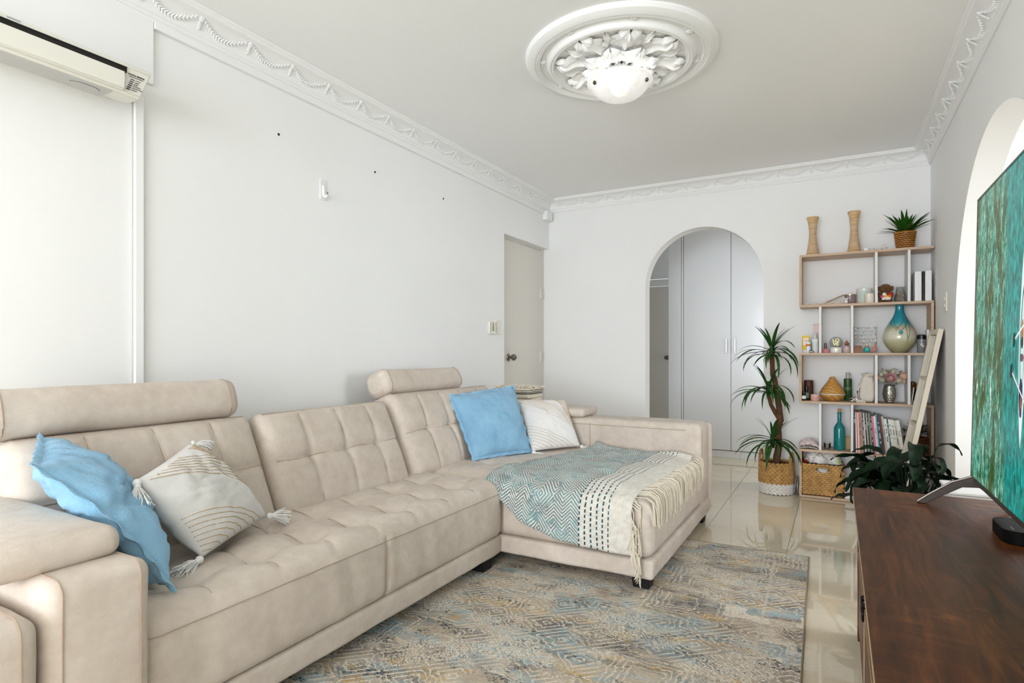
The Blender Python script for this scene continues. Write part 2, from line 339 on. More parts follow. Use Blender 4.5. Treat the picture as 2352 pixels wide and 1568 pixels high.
    def build(s, name, mat, parent=None, world=False, smooth=True, ang=38, bev=0, bseg=2, fixn=True, solid=0):
        off = parent.location if (world and parent is not None) else (0, 0, 0)
        if world and parent is not None and parent.parent is not None: off = parent.location + parent.parent.location
        me = s.mesh(name, off, smooth, ang, fixn)
        for m in (mat if isinstance(mat, (list, tuple)) else [mat]): me.materials.append(m)
        o = bpy.data.objects.new(name, me); COL.objects.link(o)
        if parent is not None: o.parent = parent
        if solid: md = o.modifiers.new('thickness', 'SOLIDIFY'); md.thickness = solid; md.offset = 0
        if bev: md = o.modifiers.new('bevel', 'BEVEL'); md.width = bev; md.segments = bseg; md.limit_method = 'ANGLE'; md.angle_limit = rad(40)
        return o
def thing(name, label, cat, loc=(0, 0, 0), rz=0, group=None):
    o = bpy.data.objects.new(name, None); COL.objects.link(o); o.location = loc; o.rotation_euler = (0, 0, rz); o.empty_display_size = .05
    return tag(o, label, cat, group)
def tag(o, label, cat, group=None):
    o['label'] = label; o['category'] = cat
    if group: o['group'] = group
    return o
def place(o, loc, rot=(0, 0, 0)): o.location = loc; o.rotation_euler = rot; return o
def struct(g, name, mat, **k):
    o = g.build(name, mat, **k); o['kind'] = 'structure'; return o
def sobj(name, mesh, parent, mat4=None):
    o = bpy.data.objects.new(name, mesh); COL.objects.link(o); o.parent = parent
    if mat4 is not None: o.matrix_basis = mat4
    return o
def text(name, s, size, mat, parent, mat4, ext=.0006, align='CENTER'):
    cu = bpy.data.curves.new(name, 'FONT'); cu.body = s; cu.size = size; cu.extrude = ext; cu.align_x = align; cu.align_y = 'CENTER'; cu.resolution_u = 3
    tmp = bpy.data.objects.new('tmp', cu); me = bpy.data.meshes.new_from_object(tmp); bpy.data.objects.remove(tmp); me.name = name
    me.materials.clear(); me.materials.append(mat); return sobj(name, me, parent, mat4)
def basis(x, y, z, loc):
    x, y, z = Vector(x), Vector(y), Vector(z)
    return Matrix(((x.x, y.x, z.x, loc[0]), (x.y, y.y, z.y, loc[1]), (x.z, y.z, z.z, loc[2]), (0, 0, 0, 1)))
def axis_pts(l, r, step):
    h = l / 2; c = [-h + r * (1 - math.cos(k * pi / 10)) if False else -h + r * k / 4 for k in range(4)]
    n = max(2, int(round((l - 2 * r) / step))); mid = [-h + r + (l - 2 * r) * i / n for i in range(n + 1)]
    return c + mid + [-q for q in reversed(c)]
def soft_box(l, r, step, fn=None, c=(0, 0, 0)):
    A = [axis_pts(l[i], min(r, l[i] * .49), step[i] if isinstance(step, (list, tuple)) else step) for i in range(3)]
    n = [len(a) for a in A]; idx = {}; vs = []; fs = []
    inner = [l[i] / 2 - min(r, l[i] * .49) for i in range(3)]
    def vid(i, j, k):
        t = (i, j, k)
        if t in idx: return idx[t]
        p = Vector((A[0][i], A[1][j], A[2][k])); q = Vector([max(-inner[a], min(inner[a], p[a])) for a in range(3)]); d = p - q
        nr = d.normalized() if d.length > 1e-9 else Vector((0, 0, 1)); p = q + nr * min(r, d.length if d.length < r else r)
        p = p + Vector(c)
        if fn: p = Vector(fn(p, nr))
        idx[t] = len(vs); vs.append(tuple(p)); return idx[t]
    for a in range(3):
        b, e = (a + 1) % 3, (a + 2) % 3
        for side in (0, n[a] - 1):
            for i in range(n[b] - 1):
                for j in range(n[e] - 1):
                    q = []
                    for di, dj in ((0, 0), (1, 0), (1, 1), (0, 1)):
                        t = [0, 0, 0]; t[a] = side; t[b] = i + di; t[e] = j + dj; q.append(vid(*t))
                    fs.append(tuple(q if side else q[::-1]))
    g = G(); g.v = vs; g.f = fs; return g
def bump1(x, w_): return math.exp(-(x / w_) ** 2)

# ------------------------------------------------------------------ the room
XL, XR, YB, YR, ZC = -2.40, 0.575, 5.03, -4.20, 2.50
# floor: grout bed with porcelain tiles set in it
g = G(); g.box(-2.55, 3.3, -4.35, 8.2, -.06, -.003)
floor = struct(g, 'floor', GROUT, smooth=False)
TS, GR = .4545, .0024
def tilemesh(x0, x1, y0, y1):
    q = G(); q.box(x0, x1, y0, y1, -.02, 0.0); me = q.mesh('tile', smooth=False); me.materials.append(TILE); return me
full = tilemesh(-TS / 2 + GR / 2, TS / 2 - GR / 2, -TS / 2 + GR / 2, TS / 2 - GR / 2)
for i in range(-4, 4):
    for j in range(-15, 12):
        x0, x1 = -.690 + TS * i, -.690 + TS * (i + 1); y0, y1 = 2.350 + TS * j, 2.350 + TS * (j + 1)
        if y1 < YR + .02 or y0 > 7.5: continue
        X0, X1, Y0, Y1 = max(x0, -2.46), min(x1, .69 if y1 < 5.2 else 1.1), max(y0, YR), min(y1, 7.5)
        if X1 - X0 < .03 or Y1 - Y0 < .03: continue
        if abs(X1 - X0 - TS) < 1e-6 and abs(Y1 - Y0 - TS) < 1e-6: sobj('tile', full, floor, Matrix.Translation(((x0 + x1) / 2, (y0 + y1) / 2, 0)))
        else: sobj('tile', tilemesh(X0 + GR / 2, X1 - GR / 2, Y0 + GR / 2, Y1 - GR / 2), floor)
g = G(); g.box(.70, 3.2, .6, YB, -.003, .0); struct(g, 'floor_kitchen', TILE, smooth=False)
g = G(); g.box(-2.55, 3.3, -4.35, 8.2, ZC, ZC + .1); struct(g, 'ceiling', CEIL, smooth=False)
# left wall with the door recess; the recess runs up to the back wall
DY0, DZ = 4.17, 2.045
g = G(); g.box(XL - .16, XL, YR, DY0, 0, ZC); g.box(XL - .16, XL, DY0, YB, DZ, ZC); g.box(XL - .16, XL - .10, DY0, YB, 0, DZ)
struct(g, 'wall_left', WALL, smooth=False)
g = G(); g.box(XL + .0005, XL + .014, YR + .01, 1.338, 2.13, 2.384); struct(g, 'trim_left_panel', WALL, smooth=False, bev=.002)
# arched walls
def arch_wall(name, u0, u1, c, r, spring, t0, t1, axis, ztop=ZC, n=36):
    pts = [(u0, 0), (c - r, 0), (c - r, spring)] + [(c - r * math.cos(pi * k / n), spring + r * math.sin(pi * k / n)) for k in range(1, n)] + [(c + r, spring), (c + r, 0), (u1, 0), (u1, ztop), (u0, ztop)]
    q = G()
    # quads strips from the opening to the outer boundary, both faces, plus the reveal
    def P(p, t): return (p[0], t, p[1]) if axis == 'y' else (t, p[0], p[1])
    op = pts[1:-3]
    def outer(p, k):
        if k == 0: return (u0, 0)
        if k == len(op) - 1: return (u1, 0)
        if p[1] <= spring + 1e-9: return (u0 if p[0] < c else u1, spring)
        a = math.atan2(p[1] - spring, p[0] - c); dx, dz = math.cos(a), math.sin(a)
        s = 1e9
        if dx > 1e-6: s = min(s, (u1 - c) / dx)
        if dx < -1e-6: s = min(s, (u0 - c) / dx)
        s = min(s, (ztop - spring) / dz) if dz > 1e-6 else s
        return (c + dx * s, spring + dz * s)
    ou = [outer(p, k) for k, p in enumerate(op)]
    for t in (t0, t1):
        vs = [P(p, t) for p in op] + [P(p, t) for p in ou]; N = len(op)
        fs = [(k, k + 1, N + k + 1, N + k) for k in range(N - 1)]
        for corner in ((u0, ztop), (u1, ztop)):
            ks = [k for k in range(N - 1) if (abs(ou[k][0] - corner[0]) < 1e-6 and abs(ou[k + 1][1] - ztop) < 1e-6 and ou[k][1] < ztop - 1e-6) or (abs(ou[k + 1][0] - corner[0]) < 1e-6 and abs(ou[k][1] - ztop) < 1e-6 and ou[k + 1][1] < ztop - 1e-6)]
            for k in ks: vs.append(P(corner, t)); fs.append((N + k, N + k + 1, len(vs) - 1))
        q.add(vs, fs)
    N = len(op); q.add([P(p, t0) for p in op] + [P(p, t1) for p in op], [(k, k + 1, N + k + 1, N + k) for k in range(N - 1)])
    return struct(q, name, WALL, smooth=True, ang=50, fixn=False)
arch_wall('wall_back', XL - .16, XR, -.99, .478, 1.634, YB, YB + .13, 'y')
arch_wall('wall_right', .3, YB, 3.12, .925, 1.14, XR, XR + .12, 'x')
g = G(); g.box(XR, XR + .12, YR, .3, 0, ZC); struct(g, 'wall_right_near', WALL, smooth=False)
# rear wall with the wide window behind the camera
g = G(); g.box(-2.56, -2.3, YR - .15, YR, 0, ZC); g.box(.5, .7, YR - .15, YR, 0, ZC); g.box(-2.3, .5, YR - .15, YR, 2.35, ZC); g.box(-2.3, .5, YR - .15, YR, 0, .25)
struct(g, 'wall_rear', WALL, smooth=False)
g = G()
for x in (-2.3, -.92, .46): g.box(x, x + .04, YR - .10, YR - .05, .25, 2.35)
g.box(-2.3, .5, YR - .10, YR - .05, .25, .29); g.box(-2.3, .5, YR - .10, YR - .05, 2.31, 2.35)
win = struct(g, 'window_1', WHITEPL, smooth=False)
# next room seen through the right arch
g = G(); g.box(XR + .12, 3.3, YB, YB + .13, 0, ZC); struct(g, 'wall_kitchen_back', WALL, smooth=False)
g = G(); g.box(3.2, 3.3, .5, YB, 0, .8); g.box(3.2, 3.3, .5, YB, 2.2, ZC); g.box(3.2, 3.3, .5, 2.15, .8, 2.2); g.box(3.2, 3.3, 3.65, YB, .8, 2.2); struct(g, 'wall_kitchen_side', WALL, smooth=False)
g = G(); g.box(XR + .12, 3.3, .5, .6, 0, ZC); struct(g, 'wall_kitchen_front', WALL, smooth=False)
# hall behind the back arch
g = G(); g.box(-2.60, -2.5, YB + .13, 7.6, 0, ZC); struct(g, 'wall_hall_left', WALL, smooth=False)
g = G(); g.box(1.1, 1.2, YB + .13, 7.6, 0, ZC); struct(g, 'wall_hall_right', WALL, smooth=False)
g = G(); g.box(-2.6, -1.0, 7.40, 7.5, 2.0, ZC); g.box(-2.6, -2.35, 7.40, 7.5, 0, 2.0); g.box(-1.6, -1.0, 7.40, 7.5, 0, 2.0); struct(g, 'wall_hall_end', WALL, smooth=False)
d2 = struct(G().box(-2.34, -1.60, 7.37, 7.41, .01, 1.90), 'door_2', CREAMDOOR, smooth=False, bev=.002)
g = G(); g.box(-2.40, -2.34, 7.36, 7.41, 0, 1.99); g.box(-2.40, -1.6, 7.36, 7.41, 1.905, 1.99); g.build('door_frame', WHITEPL, d2, smooth=False, bev=.003)
g = G(); g.lathe([(.0, 0), (.026, 0), (.026, .006), (.011, .01), (.011, .04), (.022, .048), (.026, .06), (.02, .072), (0, .075)], 16, m=basis((1, 0, 0), (0, 0, -1), (0, -1, 0), (-1.87, 7.37, 1.0))); g.build('door_knob', STEEL, d2)
# skirting tiles on the back wall
def skirt(name, x0, x1, y0, y1): struct(G().box(x0, x1, y0, y1, .0, .075), name, TILE, smooth=False, bev=.002)
skirt('baseboard_back', -.50, XR, YB - .008, YB); skirt('baseboard_back_left', XL, -1.48, YB - .008, YB); skirt('baseboard_right', XR - .008, XR, 4.05, YB - .01)
skirt('baseboard_left', XL, XL + .008, YR, DY0)

# door in the left wall recess
door = struct(G().box(XL - .10, XL - .055, DY0 + .02, 4.962, .012, 2.026), 'door_1', CREAMDOOR, smooth=False, bev=.002)
g = G(); g.box(XL - .10, XL - .062, DY0, DY0 + .016, 0, DZ); g.box(XL - .10, XL - .058, 4.966, YB - .002, 0, DZ); g.box(XL - .10, XL - .062, DY0, YB - .002, 2.030, DZ)
g.build('door_frame', CREAMDOOR, door, smooth=False)
kn = G(); kn.lathe([(0, 0), (.034, 0), (.034, .004), (.026, .010), (.013, .014), (.012, .030), (.016, .034), (.026, .042), (.029, .054), (.026, .066), (.017, .072), (0, .073)], 24, m=basis((0, 1, 0), (0, 0, 1), (1, 0, 0), (XL - .055, 4.335, 1.022)))
kn = kn.build('door_knob', mk('brushed_nickel', '#8b837b', .22, 1), door); kn['label'] = 'brushed nickel round door knob'
g = G(); g.lathe([(0, .073), (.009, .073), (.009, .076), (0, .076)], 12, m=basis((0, 1, 0), (0, 0, 1), (1, 0, 0), (XL - .055, 4.335, 1.022))); g.build('keyhole', BLACKPL, kn)
for z in (1.62, 1.02):
    q = G(); q.box(XL - .055, XL - .050, 4.940, 4.990, z - .05, z + .05); h_ = q.build('hinge', CREAMPL, door, smooth=False)
    q = G()
    for k in range(3): q.lathe([(0, 0), (.0065, 0), (.0065, .029), (0, .029)], 10, c=(XL - .048, 4.966, z - .05 + k * .0345))
    q.build('hinge_pin', GREYPL, h_)

# plaster cornice with garland relief
prof = [(0, 2.385), (.010, 2.385), (.012, 2.394), (.017, 2.397), (.019, 2.404), (.017, 2.410), (.022, 2.414)]
prof += [(.022 + .066 * (1 - math.cos(t * pi / 16)) , 2.414 + .062 * math.sin(t * pi / 16)) for t in range(1, 9)]
prof += [(.092, 2.478), (.096, 2.482), (.096, 2.488), (.103, 2.490), (.106, 2.4995)]
def cornice(name, A, B, inw):
    A, B, inw = Vector(A), Vector(B), Vector(inw); d = (B - A).normalized(); q = G(); n = len(prof); vs = []
    for P, s in ((A, 1), (B, -1)):
        for p, z in prof: c = P + inw * p + d * (p * s); vs.append((c.x, c.y, z))
    q.add(vs, [(i, i + 1, n + i + 1, n + i) for i in range(n - 1)]); return struct(q, name, PLASTER, ang=25)
c1 = cornice('trim_1', (XL, YR), (XL, YB), (1, 0)); c2 = cornice('trim_2', (XL, YB), (XR, YB), (0, -1)); c3 = cornice('trim_3', (XR, YB), (XR, YR), (-1, 0))
c4 = cornice('trim_4', (XR + .12, YB), (3.2, YB), (0, -1))
q = G(); rr = random.Random(3)
for k in range(15):
    t = k / 14; x = -.095 + .19 * t; y = .016 - .040 * math.sin(pi * t); sl = -.040 * pi * math.cos(pi * t) / .19; an = math.atan(sl)
    s = .6 + .5 * math.sin(pi * t)
    for sg in (-1, 1): q.ell((x, y + sg * .005 * s, .002), (.0105 * s, .0042 * s, .0042), Euler((0, 0, an + sg * .75)), 6, 4)
for k in range(6): a = 2 * pi * k / 6; q.ell((-.1135 + .007 * math.cos(a), .020 + .007 * math.sin(a), .002), (.0055, .0055, .005), None, 6, 4)
q.ell((-.1135, .020, .004), .0045, None, 6, 4)
for k in range(4):
    q.ell((-.113 + .002 * k, .006 - .009 * k, .001), (.004, .007, .004), Euler((0, 0, .5)), 6, 4); q.ell((-.118 + .002 * k, .004 - .009 * k, .001), (.004, .007, .004), Euler((0, 0, -.5)), 6, 4)
q.v = [(a, b, c * .7) for a, b, c in q.v]
GAR = q.mesh('garland'); GAR.materials.append(PLASTER)
s2 = math.sqrt(.5)
for k in range(17): sobj('garland', GAR, c1, basis((0, 1, 0), (s2, 0, s2), (s2, 0, -s2), (XL + .046, .92 + .2345 * k, 2.452)))
for k in range(12): sobj('garland', GAR, c2, basis((1, 0, 0), (0, -s2, s2), (0, -s2, -s2), (XL + .23 + .2345 * k, YB - .046, 2.452)))
for k in range(13): sobj('garland', GAR, c3, basis((0, -1, 0), (-s2, 0, s2), (-s2, 0, -s2), (XR - .046, YB - .21 - .2345 * k, 2.452)))
# electrical trunking under the cornice and down the wall
tr = thing('cable_trunking', 'long white cable trunking running under the left cornice', 'trunking', (XL, 3.1, 2.37))
G().box(XL + .0005, XL + .018, 1.340, 4.88, 2.356, 2.384).build('cover', PLASTER, tr, world=True, smooth=False, bev=.002)
jb = thing('junction_box', 'small white junction box in the corner beneath the cornice', 'box', (XL, 4.95, 2.33))
G().box(XL + .0005, XL + .045, 4.885, 5.005, 2.30, 2.383).build('body', PLASTER, jb, world=True, smooth=False, bev=.004)
G().box(XL + .045, XL + .050, 4.890, 5.000, 2.305, 2.378).build('lid', PLASTER, jb, world=True, smooth=False, bev=.002)
cv = thing('conduit_cover', 'white vertical pipe cover running down from the air conditioner', 'conduit', (XL, 1.282, 0))
G().box(XL + .0005, XL + .016, 1.266, 1.300, .01, 2.07).build('cover', PLASTER, cv, world=True, smooth=False, bev=.003)
G().box(XL + .0005, XL + .004, 1.262, 1.266, .01, 2.07).build('edge_strip', GREYPL, cv, world=True, smooth=False)

# wardrobe in the hall
wd = thing('built_in_wardrobe', 'tall glossy white built-in wardrobe seen through the back archway', 'wardrobe', (-.4, 6.4, 0))
G().box(-1.55, 1.09, 6.215, 6.8, .075, 2.495).build('carcass', LAM, wd, world=True, smooth=False)
G().box(-1.55, 1.09, 6.20, 6.8, .0, .070).build('plinth', LAM, wd, world=True, smooth=False, bev=.002)
G().box(-1.558, -1.428, 6.19, 6.214, .0, 2.495).build('end_panel', LAM, wd, world=True, smooth=False, bev=.002)
G().box(-1.423, -1.405, 6.192, 6.214, .075, 2.495).build('frame_strip', LAM, wd, world=True, smooth=False, bev=.002)
for i, (a, b) in enumerate(((-1.400, -.936), (-.930, -.466), (-.462, .002), (.008, .47), (.476, .94))):
    dr = G().box(a, b, 6.19, 6.213, .078, 2.49).build('door', LAM, wd, world=True, smooth=False, bev=.0015)
    hx = b - .038 if i % 2 == 0 else a + .038
    q = G(); q.box(hx - .006, hx + .006, 6.166, 6.174, 1.06, 1.20); q.box(hx - .005, hx + .005, 6.174, 6.19, 1.065, 1.08); q.box(hx - .005, hx + .005, 6.174, 6.19, 1.18, 1.195)
    q.build('handle', CHROME, dr, world=False, smooth=False, bev=.002).location = (-wd.location.x, -wd.location.y, 0)
q = G(); q.box(-1.5605, -1.558, 6.3, 6.33, 1.30, 1.46); q.build('strike_plate', CHROME, wd, world=True, smooth=False)
# ------------------------------------------------------------------ air conditioner
ACB = mk('ac_cream_plastic', '#e2e0d6', .4); ACU = mk('ac_grey_underside', '#bcbcb8', .5)
ac = thing('air_conditioner', 'white split air conditioner mounted high on the left wall', 'air conditioner', (-2.3, .7, 1.95))
y0, y1 = .02, 1.205
g = G(); g.prism([(-2.398, 2.118), (-2.205, 2.088), (-2.196, 2.072), (-2.200, 2.055), (-2.205, 1.985), (-2.215, 1.976), (-2.29, 1.977), (-2.398, 2.022)], y0, y1)
for i, p in enumerate(g.v):           # the right end leans in towards its lower edge
    if p[1] > 1: g.v[i] = (p[0], p[1] + (p[2] - 2.06) * .35 + .012, p[2])
g.build('body', ACB, ac, world=True, ang=30, bev=.004)
g = G(); g.box(-2.199, -2.1935, y0 + .02, 1.137, 2.050, 2.067); g.build('intake_slot', DARK, ac, world=True, smooth=False)
g = G(); g.box(-2.199, -2.1915, y0 + .02, 1.137, 2.0665, 2.0695); g.build('slot_lip', BLACKPL, ac, world=True, smooth=False)
g = G(); g.prism([(-2.203, 2.050), (-2.1885, 2.050), (-2.187, 2.02), (-2.192, 1.990), (-2.204, 1.986)], y0 + .02, 1.128); g.build('front_panel', ACB, ac, world=True, bev=.002)
g = G(); g.box(-2.30, -2.215, y0 + .05, 1.10, 1.9735, 1.9765); lv = g.build('louvre', ACU, ac, world=True, smooth=False, bev=.001)
g = G(); pts = [(-2.225, .985 + .05 + .05 * math.cos(a), 1.973) if False else (-2.25 + .02 * math.sin(a), 1.03 + .045 * math.cos(a), 1.9732) for a in [pi * k / 10 for k in range(11)]]; g.tube(pts, .0012, 5); g.build('latch_outline', GREYLINE, ac, world=True)
q = G(); q.box(-2.2015, -2.1985, .798, .832, 2.0725, 2.082); q.build('display_window', mk('grey_blue_window', '#a5a9b0', .25), ac, world=True, smooth=False)
mt = lambda y, z: basis((0, 1, 0), (0, 0, 1), (1, 0, 0), (-2.199 - ac.location.x, y - ac.location.y, z - ac.location.z))
text('lettering', 'PATROL SENSOR', .0072, BLACKPR, ac, mt(1.172, 2.052))
q = G(); q.box(-2.2045, -2.1995, 1.148, 1.196, 2.044, 2.0465); q.build('indicator_bar', GREYLINE, ac, world=True, smooth=False)
for k, wd_ in enumerate(('POWER', 'TIMER', 'QUIET', 'POWERFUL', 'ODOUR WASH', 'PATROL')):
    z = 2.036 - k * .0075; ys = 1.160 - k * .003
    q = G(); q.box(-2.2055, -2.2000, ys - .006, ys + .006, z - .0012, z + .0012); q.build('indicator', BLACKPR, ac, world=True, smooth=False)
    text('lettering', wd_, .0052, GREYLINE, ac, mt(ys + .010, z) @ Matrix.Translation((0, 0, -.0022)), align='LEFT')

# ------------------------------------------------------------------ ceiling rose and lamp
RC = (-.925, 2.735)
rose = thing('ceiling_rose', 'large round white plaster ceiling rose with acanthus leaves', 'ceiling rose', (RC[0], RC[1], ZC))
g = G(); g.lathe([(.458, 0), (.458, -.008), (.450, -.020), (.432, -.030), (.415, -.033), (.408, -.029), (.403, -.032), (.398, -.028), (.393, -.031), (.388, -.026), (.384, -.018), (.358, -.018), (.352, -.030), (.345, -.042), (.338, -.046), (.330, -.042), (.325, -.045), (.319, -.041), (.314, -.030), (.305, -.022), (.09, -.022), (.08, -.030), (0, -.030)], 96, cap0=False)
g.build('disc', PLASTER, rose, ang=20)
def leaf_mesh(name, L, W, lobes, depth, seed):
    rr = random.Random(seed); nt, ns = 34, 23
    def f(u, v):
        t = u; s = v * 2 - 1
        ph = t * lobes; saw = ph - math.floor(ph)
        wv = W * (max(0, math.sin(pi * min(1, .10 + .86 * t))) ** .65) * (.60 + .42 * abs(math.sin(pi * ph)) ** .7)
        if t > .97: wv *= .55
        x = L * t + abs(s) * .045 * (L / .2) * (abs(s)) * .6; y = s * wv
        ridge = .55 * bump1(s, .13) + .45 * abs(math.sin(pi * ph)) * (abs(s) ** .8) * (.6 + .4 * math.sin(s * 16 + ph * 2))
        curl = .9 * bump1(t - .86, .16)
        z = -depth * (.25 + ridge + curl) * (1 - .75 * abs(s) ** 6)
        return (x, y, z)
    q = G(); q.grid(f, nt, ns); me = q.mesh(name, ang=60); me.materials.append(PLASTER); return me
LB = leaf_mesh('acanthus_leaf', .205, .080, 4, .026, 1); LS = leaf_mesh('acanthus_leaf', .13, .055, 3, .026, 2); LT = leaf_mesh('acanthus_leaf', .185, .026, 1, .018, 4)
for k in range(8):
    a = rad(118 + 45 * k)
    sobj('acanthus_leaf', LB, rose, Matrix.Translation((0, 0, -.024)) @ Matrix.Rotation(a, 4, 'Z') @ Matrix.Translation((.085, 0, 0)))
    sobj('acanthus_leaf', LT, rose, Matrix.Translation((0, 0, -.018)) @ Matrix.Rotation(a + rad(22.5), 4, 'Z') @ Matrix.Translation((.085, 0, 0)))
    sobj('acanthus_leaf', LS, rose, Matrix.Translation((0, 0, -.044)) @ Matrix.Rotation(a + rad(22.5), 4, 'Z') @ Matrix.Translation((.045, 0, 0)))
    q = G()
    for j in range(6): b_ = 2 * pi * j / 6; q.ell((.010 * math.cos(b_), .010 * math.sin(b_), -.004), (.0075, .0075, .006), None, 8, 5)
    q.ell((0, 0, -.006), .006, None, 8, 5)
    for sg in (-1, 1): q.ell((0, sg * .024, -.001), (.008, .014, .004), None, 8, 4)
    if k == 0: ROS = q.mesh('rosette'); ROS.materials.append(PLASTER)
    sobj('rosette', ROS, rose, Matrix.Translation((0, 0, -.018)) @ Matrix.Rotation(a, 4, 'Z') @ Matrix.Translation((.371, 0, 0)))
lamp = thing('ceiling_lamp', 'lit alabaster glass bowl ceiling lamp with chrome fitting', 'lamp', (RC[0], RC[1], ZC))
g = G(); g.lathe([(.0, -.045), (.056, -.045), (.058, -.052), (.058, -.078), (.052, -.082), (0, -.082)], 32); g.build('canopy', CHROME, lamp)
g = G(); g.lathe([(.012, -.08), (.012, -.15)], 12); g.build('stem', CHROME, lamp)
def glass():
    m, t, b = custom('alabaster_glass'); v = t.coord('Object')
    c = t.ramp(t.noise(v, 7, 5, .6, 2.0), [(.35, '#f4f2ee'), (.6, '#fbfaf8'), (.75, '#e6e3de')]); t.l.new(c, b.inputs['Base Color'])
    b.inputs['Roughness'].default_value = .18; b.inputs['Transmission Weight'].default_value = .25; b.inputs['Subsurface Weight'].default_value = .0
    t.l.new(c, b.inputs['Emission Color']); b.inputs['Emission Strength'].default_value = .16; return m
bowl = G(); pr = [(.153, -.120), (.158, -.123), (.157, -.129), (.148, -.135), (.140, -.146), (.122, -.168), (.097, -.188), (.066, -.202), (.03, -.209), (0, -.211)]
inn = [(max(0, r - .004), z + .004) for r, z in reversed(pr)]; bowl.lathe(pr + inn + [pr[0]], 48, cap0=False, cap1=False); bowl.build('glass_bowl', glass(), lamp)
for k in range(3):
    a = rad(-8 + 120 * k); q = G(); q.lathe([(0, 0), (.009, 0), (.010, .004), (.007, .009), (0, .010)], 14, m=Matrix.Rotation(a, 4, 'Z') @ Matrix.Translation((.138, 0, -.149)) @ Matrix.Rotation(rad(115), 4, 'Y')); q.build('fixing_cap', STEEL, lamp)
    q = G(); q.tube([(.02 * math.cos(a), .02 * math.sin(a), -.09), (.134 * math.cos(a), .134 * math.sin(a), -.148)], .003, 6); q.build('arm', CHROME, lamp)
q = G(); q.ell((0, 0, -.155), .026, None, 14, 8); q.build('bulb', mk('bulb_glow', '#ffffff', .3, emit=1.6, ecol='#fff6e6'), lamp)
ld = bpy.data.lights.new('lamp_light', 'POINT'); ld.energy = .5; ld.color = (1, .97, .92); ld.shadow_soft_size = .05; lo = bpy.data.objects.new('lamp_light', ld); COL.objects.link(lo); lo.parent = lamp; lo.location = (0, 0, -.15)

# ------------------------------------------------------------------ small wall fittings
hk = thing('adhesive_hook', 'white adhesive plastic hook stuck on the left wall', 'hook', (XL, 2.225, 1.93))
g = G(); g.box(0.0005, .006, -.022, .022, -.055, .055); g.build('plate', WHITEPL, hk, smooth=True, bev=.004)
g = G(); g.tube([(.006, 0, .02), (.010, 0, -.02), (.014, 0, -.038), (.026, 0, -.042), (.036, 0, -.032), (.038, 0, -.018)], [.006, .007, .007, .007, .006, .005], 8); g.build('prong', WHITEPL, hk)
for i, (y, lb) in enumerate(((1.945, 'dark screw hole in the left wall nearest the air conditioner'), (2.629, 'dark screw hole in the left wall, middle one of three'), (3.317, 'dark screw hole in the left wall nearest the door'))):
    g = G(); g.lathe([(0, 0), (.0062, 0), (.0062, .002), (.003, .0035), (0, .0035)], 10, m=basis((0, 1, 0), (0, 0, 1), (1, 0, 0), (0, 0, 0))); o = g.build('wall_screw', BLACKMT); place(o, (XL + .0002, y, 2.134)); tag(o, lb, 'screw', 'screw holes along the left wall')
sw = thing('light_switch', 'cream light switch plate on left wall beside the door', 'switch', (XL, 4.06, 1.268))
G().box(.0005, .009, -.037, .037, -.058, .058).build('plate', CREAMPL, sw, smooth=False, bev=.003)
G().box(.009, .0125, -.007, .007, -.010, .010).build('rocker', CREAMPL, sw, smooth=False, bev=.002)
rh = thing('remote_holder', 'cream plastic remote control cradle on wall beside the light switch', 'remote holder', (XL, 3.955, 1.255))
G().box(.0005, .005, -.045, .045, -.040, .050).build('back_plate', CREAMPL, rh, smooth=False, bev=.003)
q = G(); q.box(.005, .026, -.045, -.037, -.040, .050); q.box(.005, .026, .037, .045, -.040, .050); q.box(.005, .026, -.045, .045, -.046, -.036); q.box(.022, .026, -.045, -.022, -.040, .050); q.box(.022, .026, .022, .045, -.040, .050); q.box(.022, .026, -.022, .022, -.040, -.022)
q.build('cradle', CREAMPL, rh, smooth=False, bev=.002)
s3 = thing('light_switch', 'cream light switch on right wall beside the bookshelf', 'switch', (XR, 4.335, 1.365))
G().box(-.009, -.0005, -.037, .037, -.058, .058).build('plate', CREAMPL, s3, smooth=False, bev=.003)
for dz in (-.02, .02): G().box(-.0135, -.009, -.010, .010, dz - .012, dz + .012).build('rocker', CREAMPL, s3, smooth=False, bev=.002)

# ------------------------------------------------------------------ rug
rug = thing('area_rug', 'large distressed patterned rug in beige, blue and mustard', 'rug', (-1.10, 1.95, 0)); rug.rotation_euler.z = rad(1.1)
def rf(u, v): return (-1.0 + 2.0 * u, -1.4 + 2.8 * v, .0085 + .0008 * noise.noise(Vector((u * 9, v * 9, 0))))
g = G(); g.grid(rf, 60, 80); g.build('pile', RUG, rug)
g = G(); g.box(-.998, .998, -1.398, 1.398, .001, .006); g.build('backing', RUGEDGE, rug, smooth=False)
g = G(); g.tube([(-1, -1.4, .006), (1, -1.4, .006), (1, 1.4, .006), (-1, 1.4, .006)], .0048, 6, closed=True); g.build('binding', RUGEDGE, rug)

# ------------------------------------------------------------------ sofa
sofa = thing('sectional_sofa', 'long beige suede sectional sofa with chaise and headrests', 'sofa', (-1.9, 2.1, 0))
def B_(g, name, mat=None, parent=None, **k): return g.build(name, mat or SUEDE, parent or sofa, world=True, **k)
def wr(p, s=1.0, f=14): return s * noise.noise(Vector((p[0] * f, p[1] * f, p[2] * f)))
def soft(name, x0, x1, y0, y1, z0, z1, r, step, fn=None, amp=.003, mat=None, parent=None):
    def f(p, n):
        p = Vector(p) + n * (amp * noise.noise(p * 7) + amp * .5 * noise.noise(p * 17))
        return fn(p, n) if fn else p
    g = soft_box((x1 - x0, y1 - y0, z1 - z0), r, step, f, ((x0 + x1) / 2, (y0 + y1) / 2, (z0 + z1) / 2))
    return B_(g, name, mat, parent, ang=80)
def seam(pts, name='stitching', r=.0016, mat=None, parent=None): g = G(); g.tube(pts, r, 5); return B_(g, name, mat or STITCH, parent)
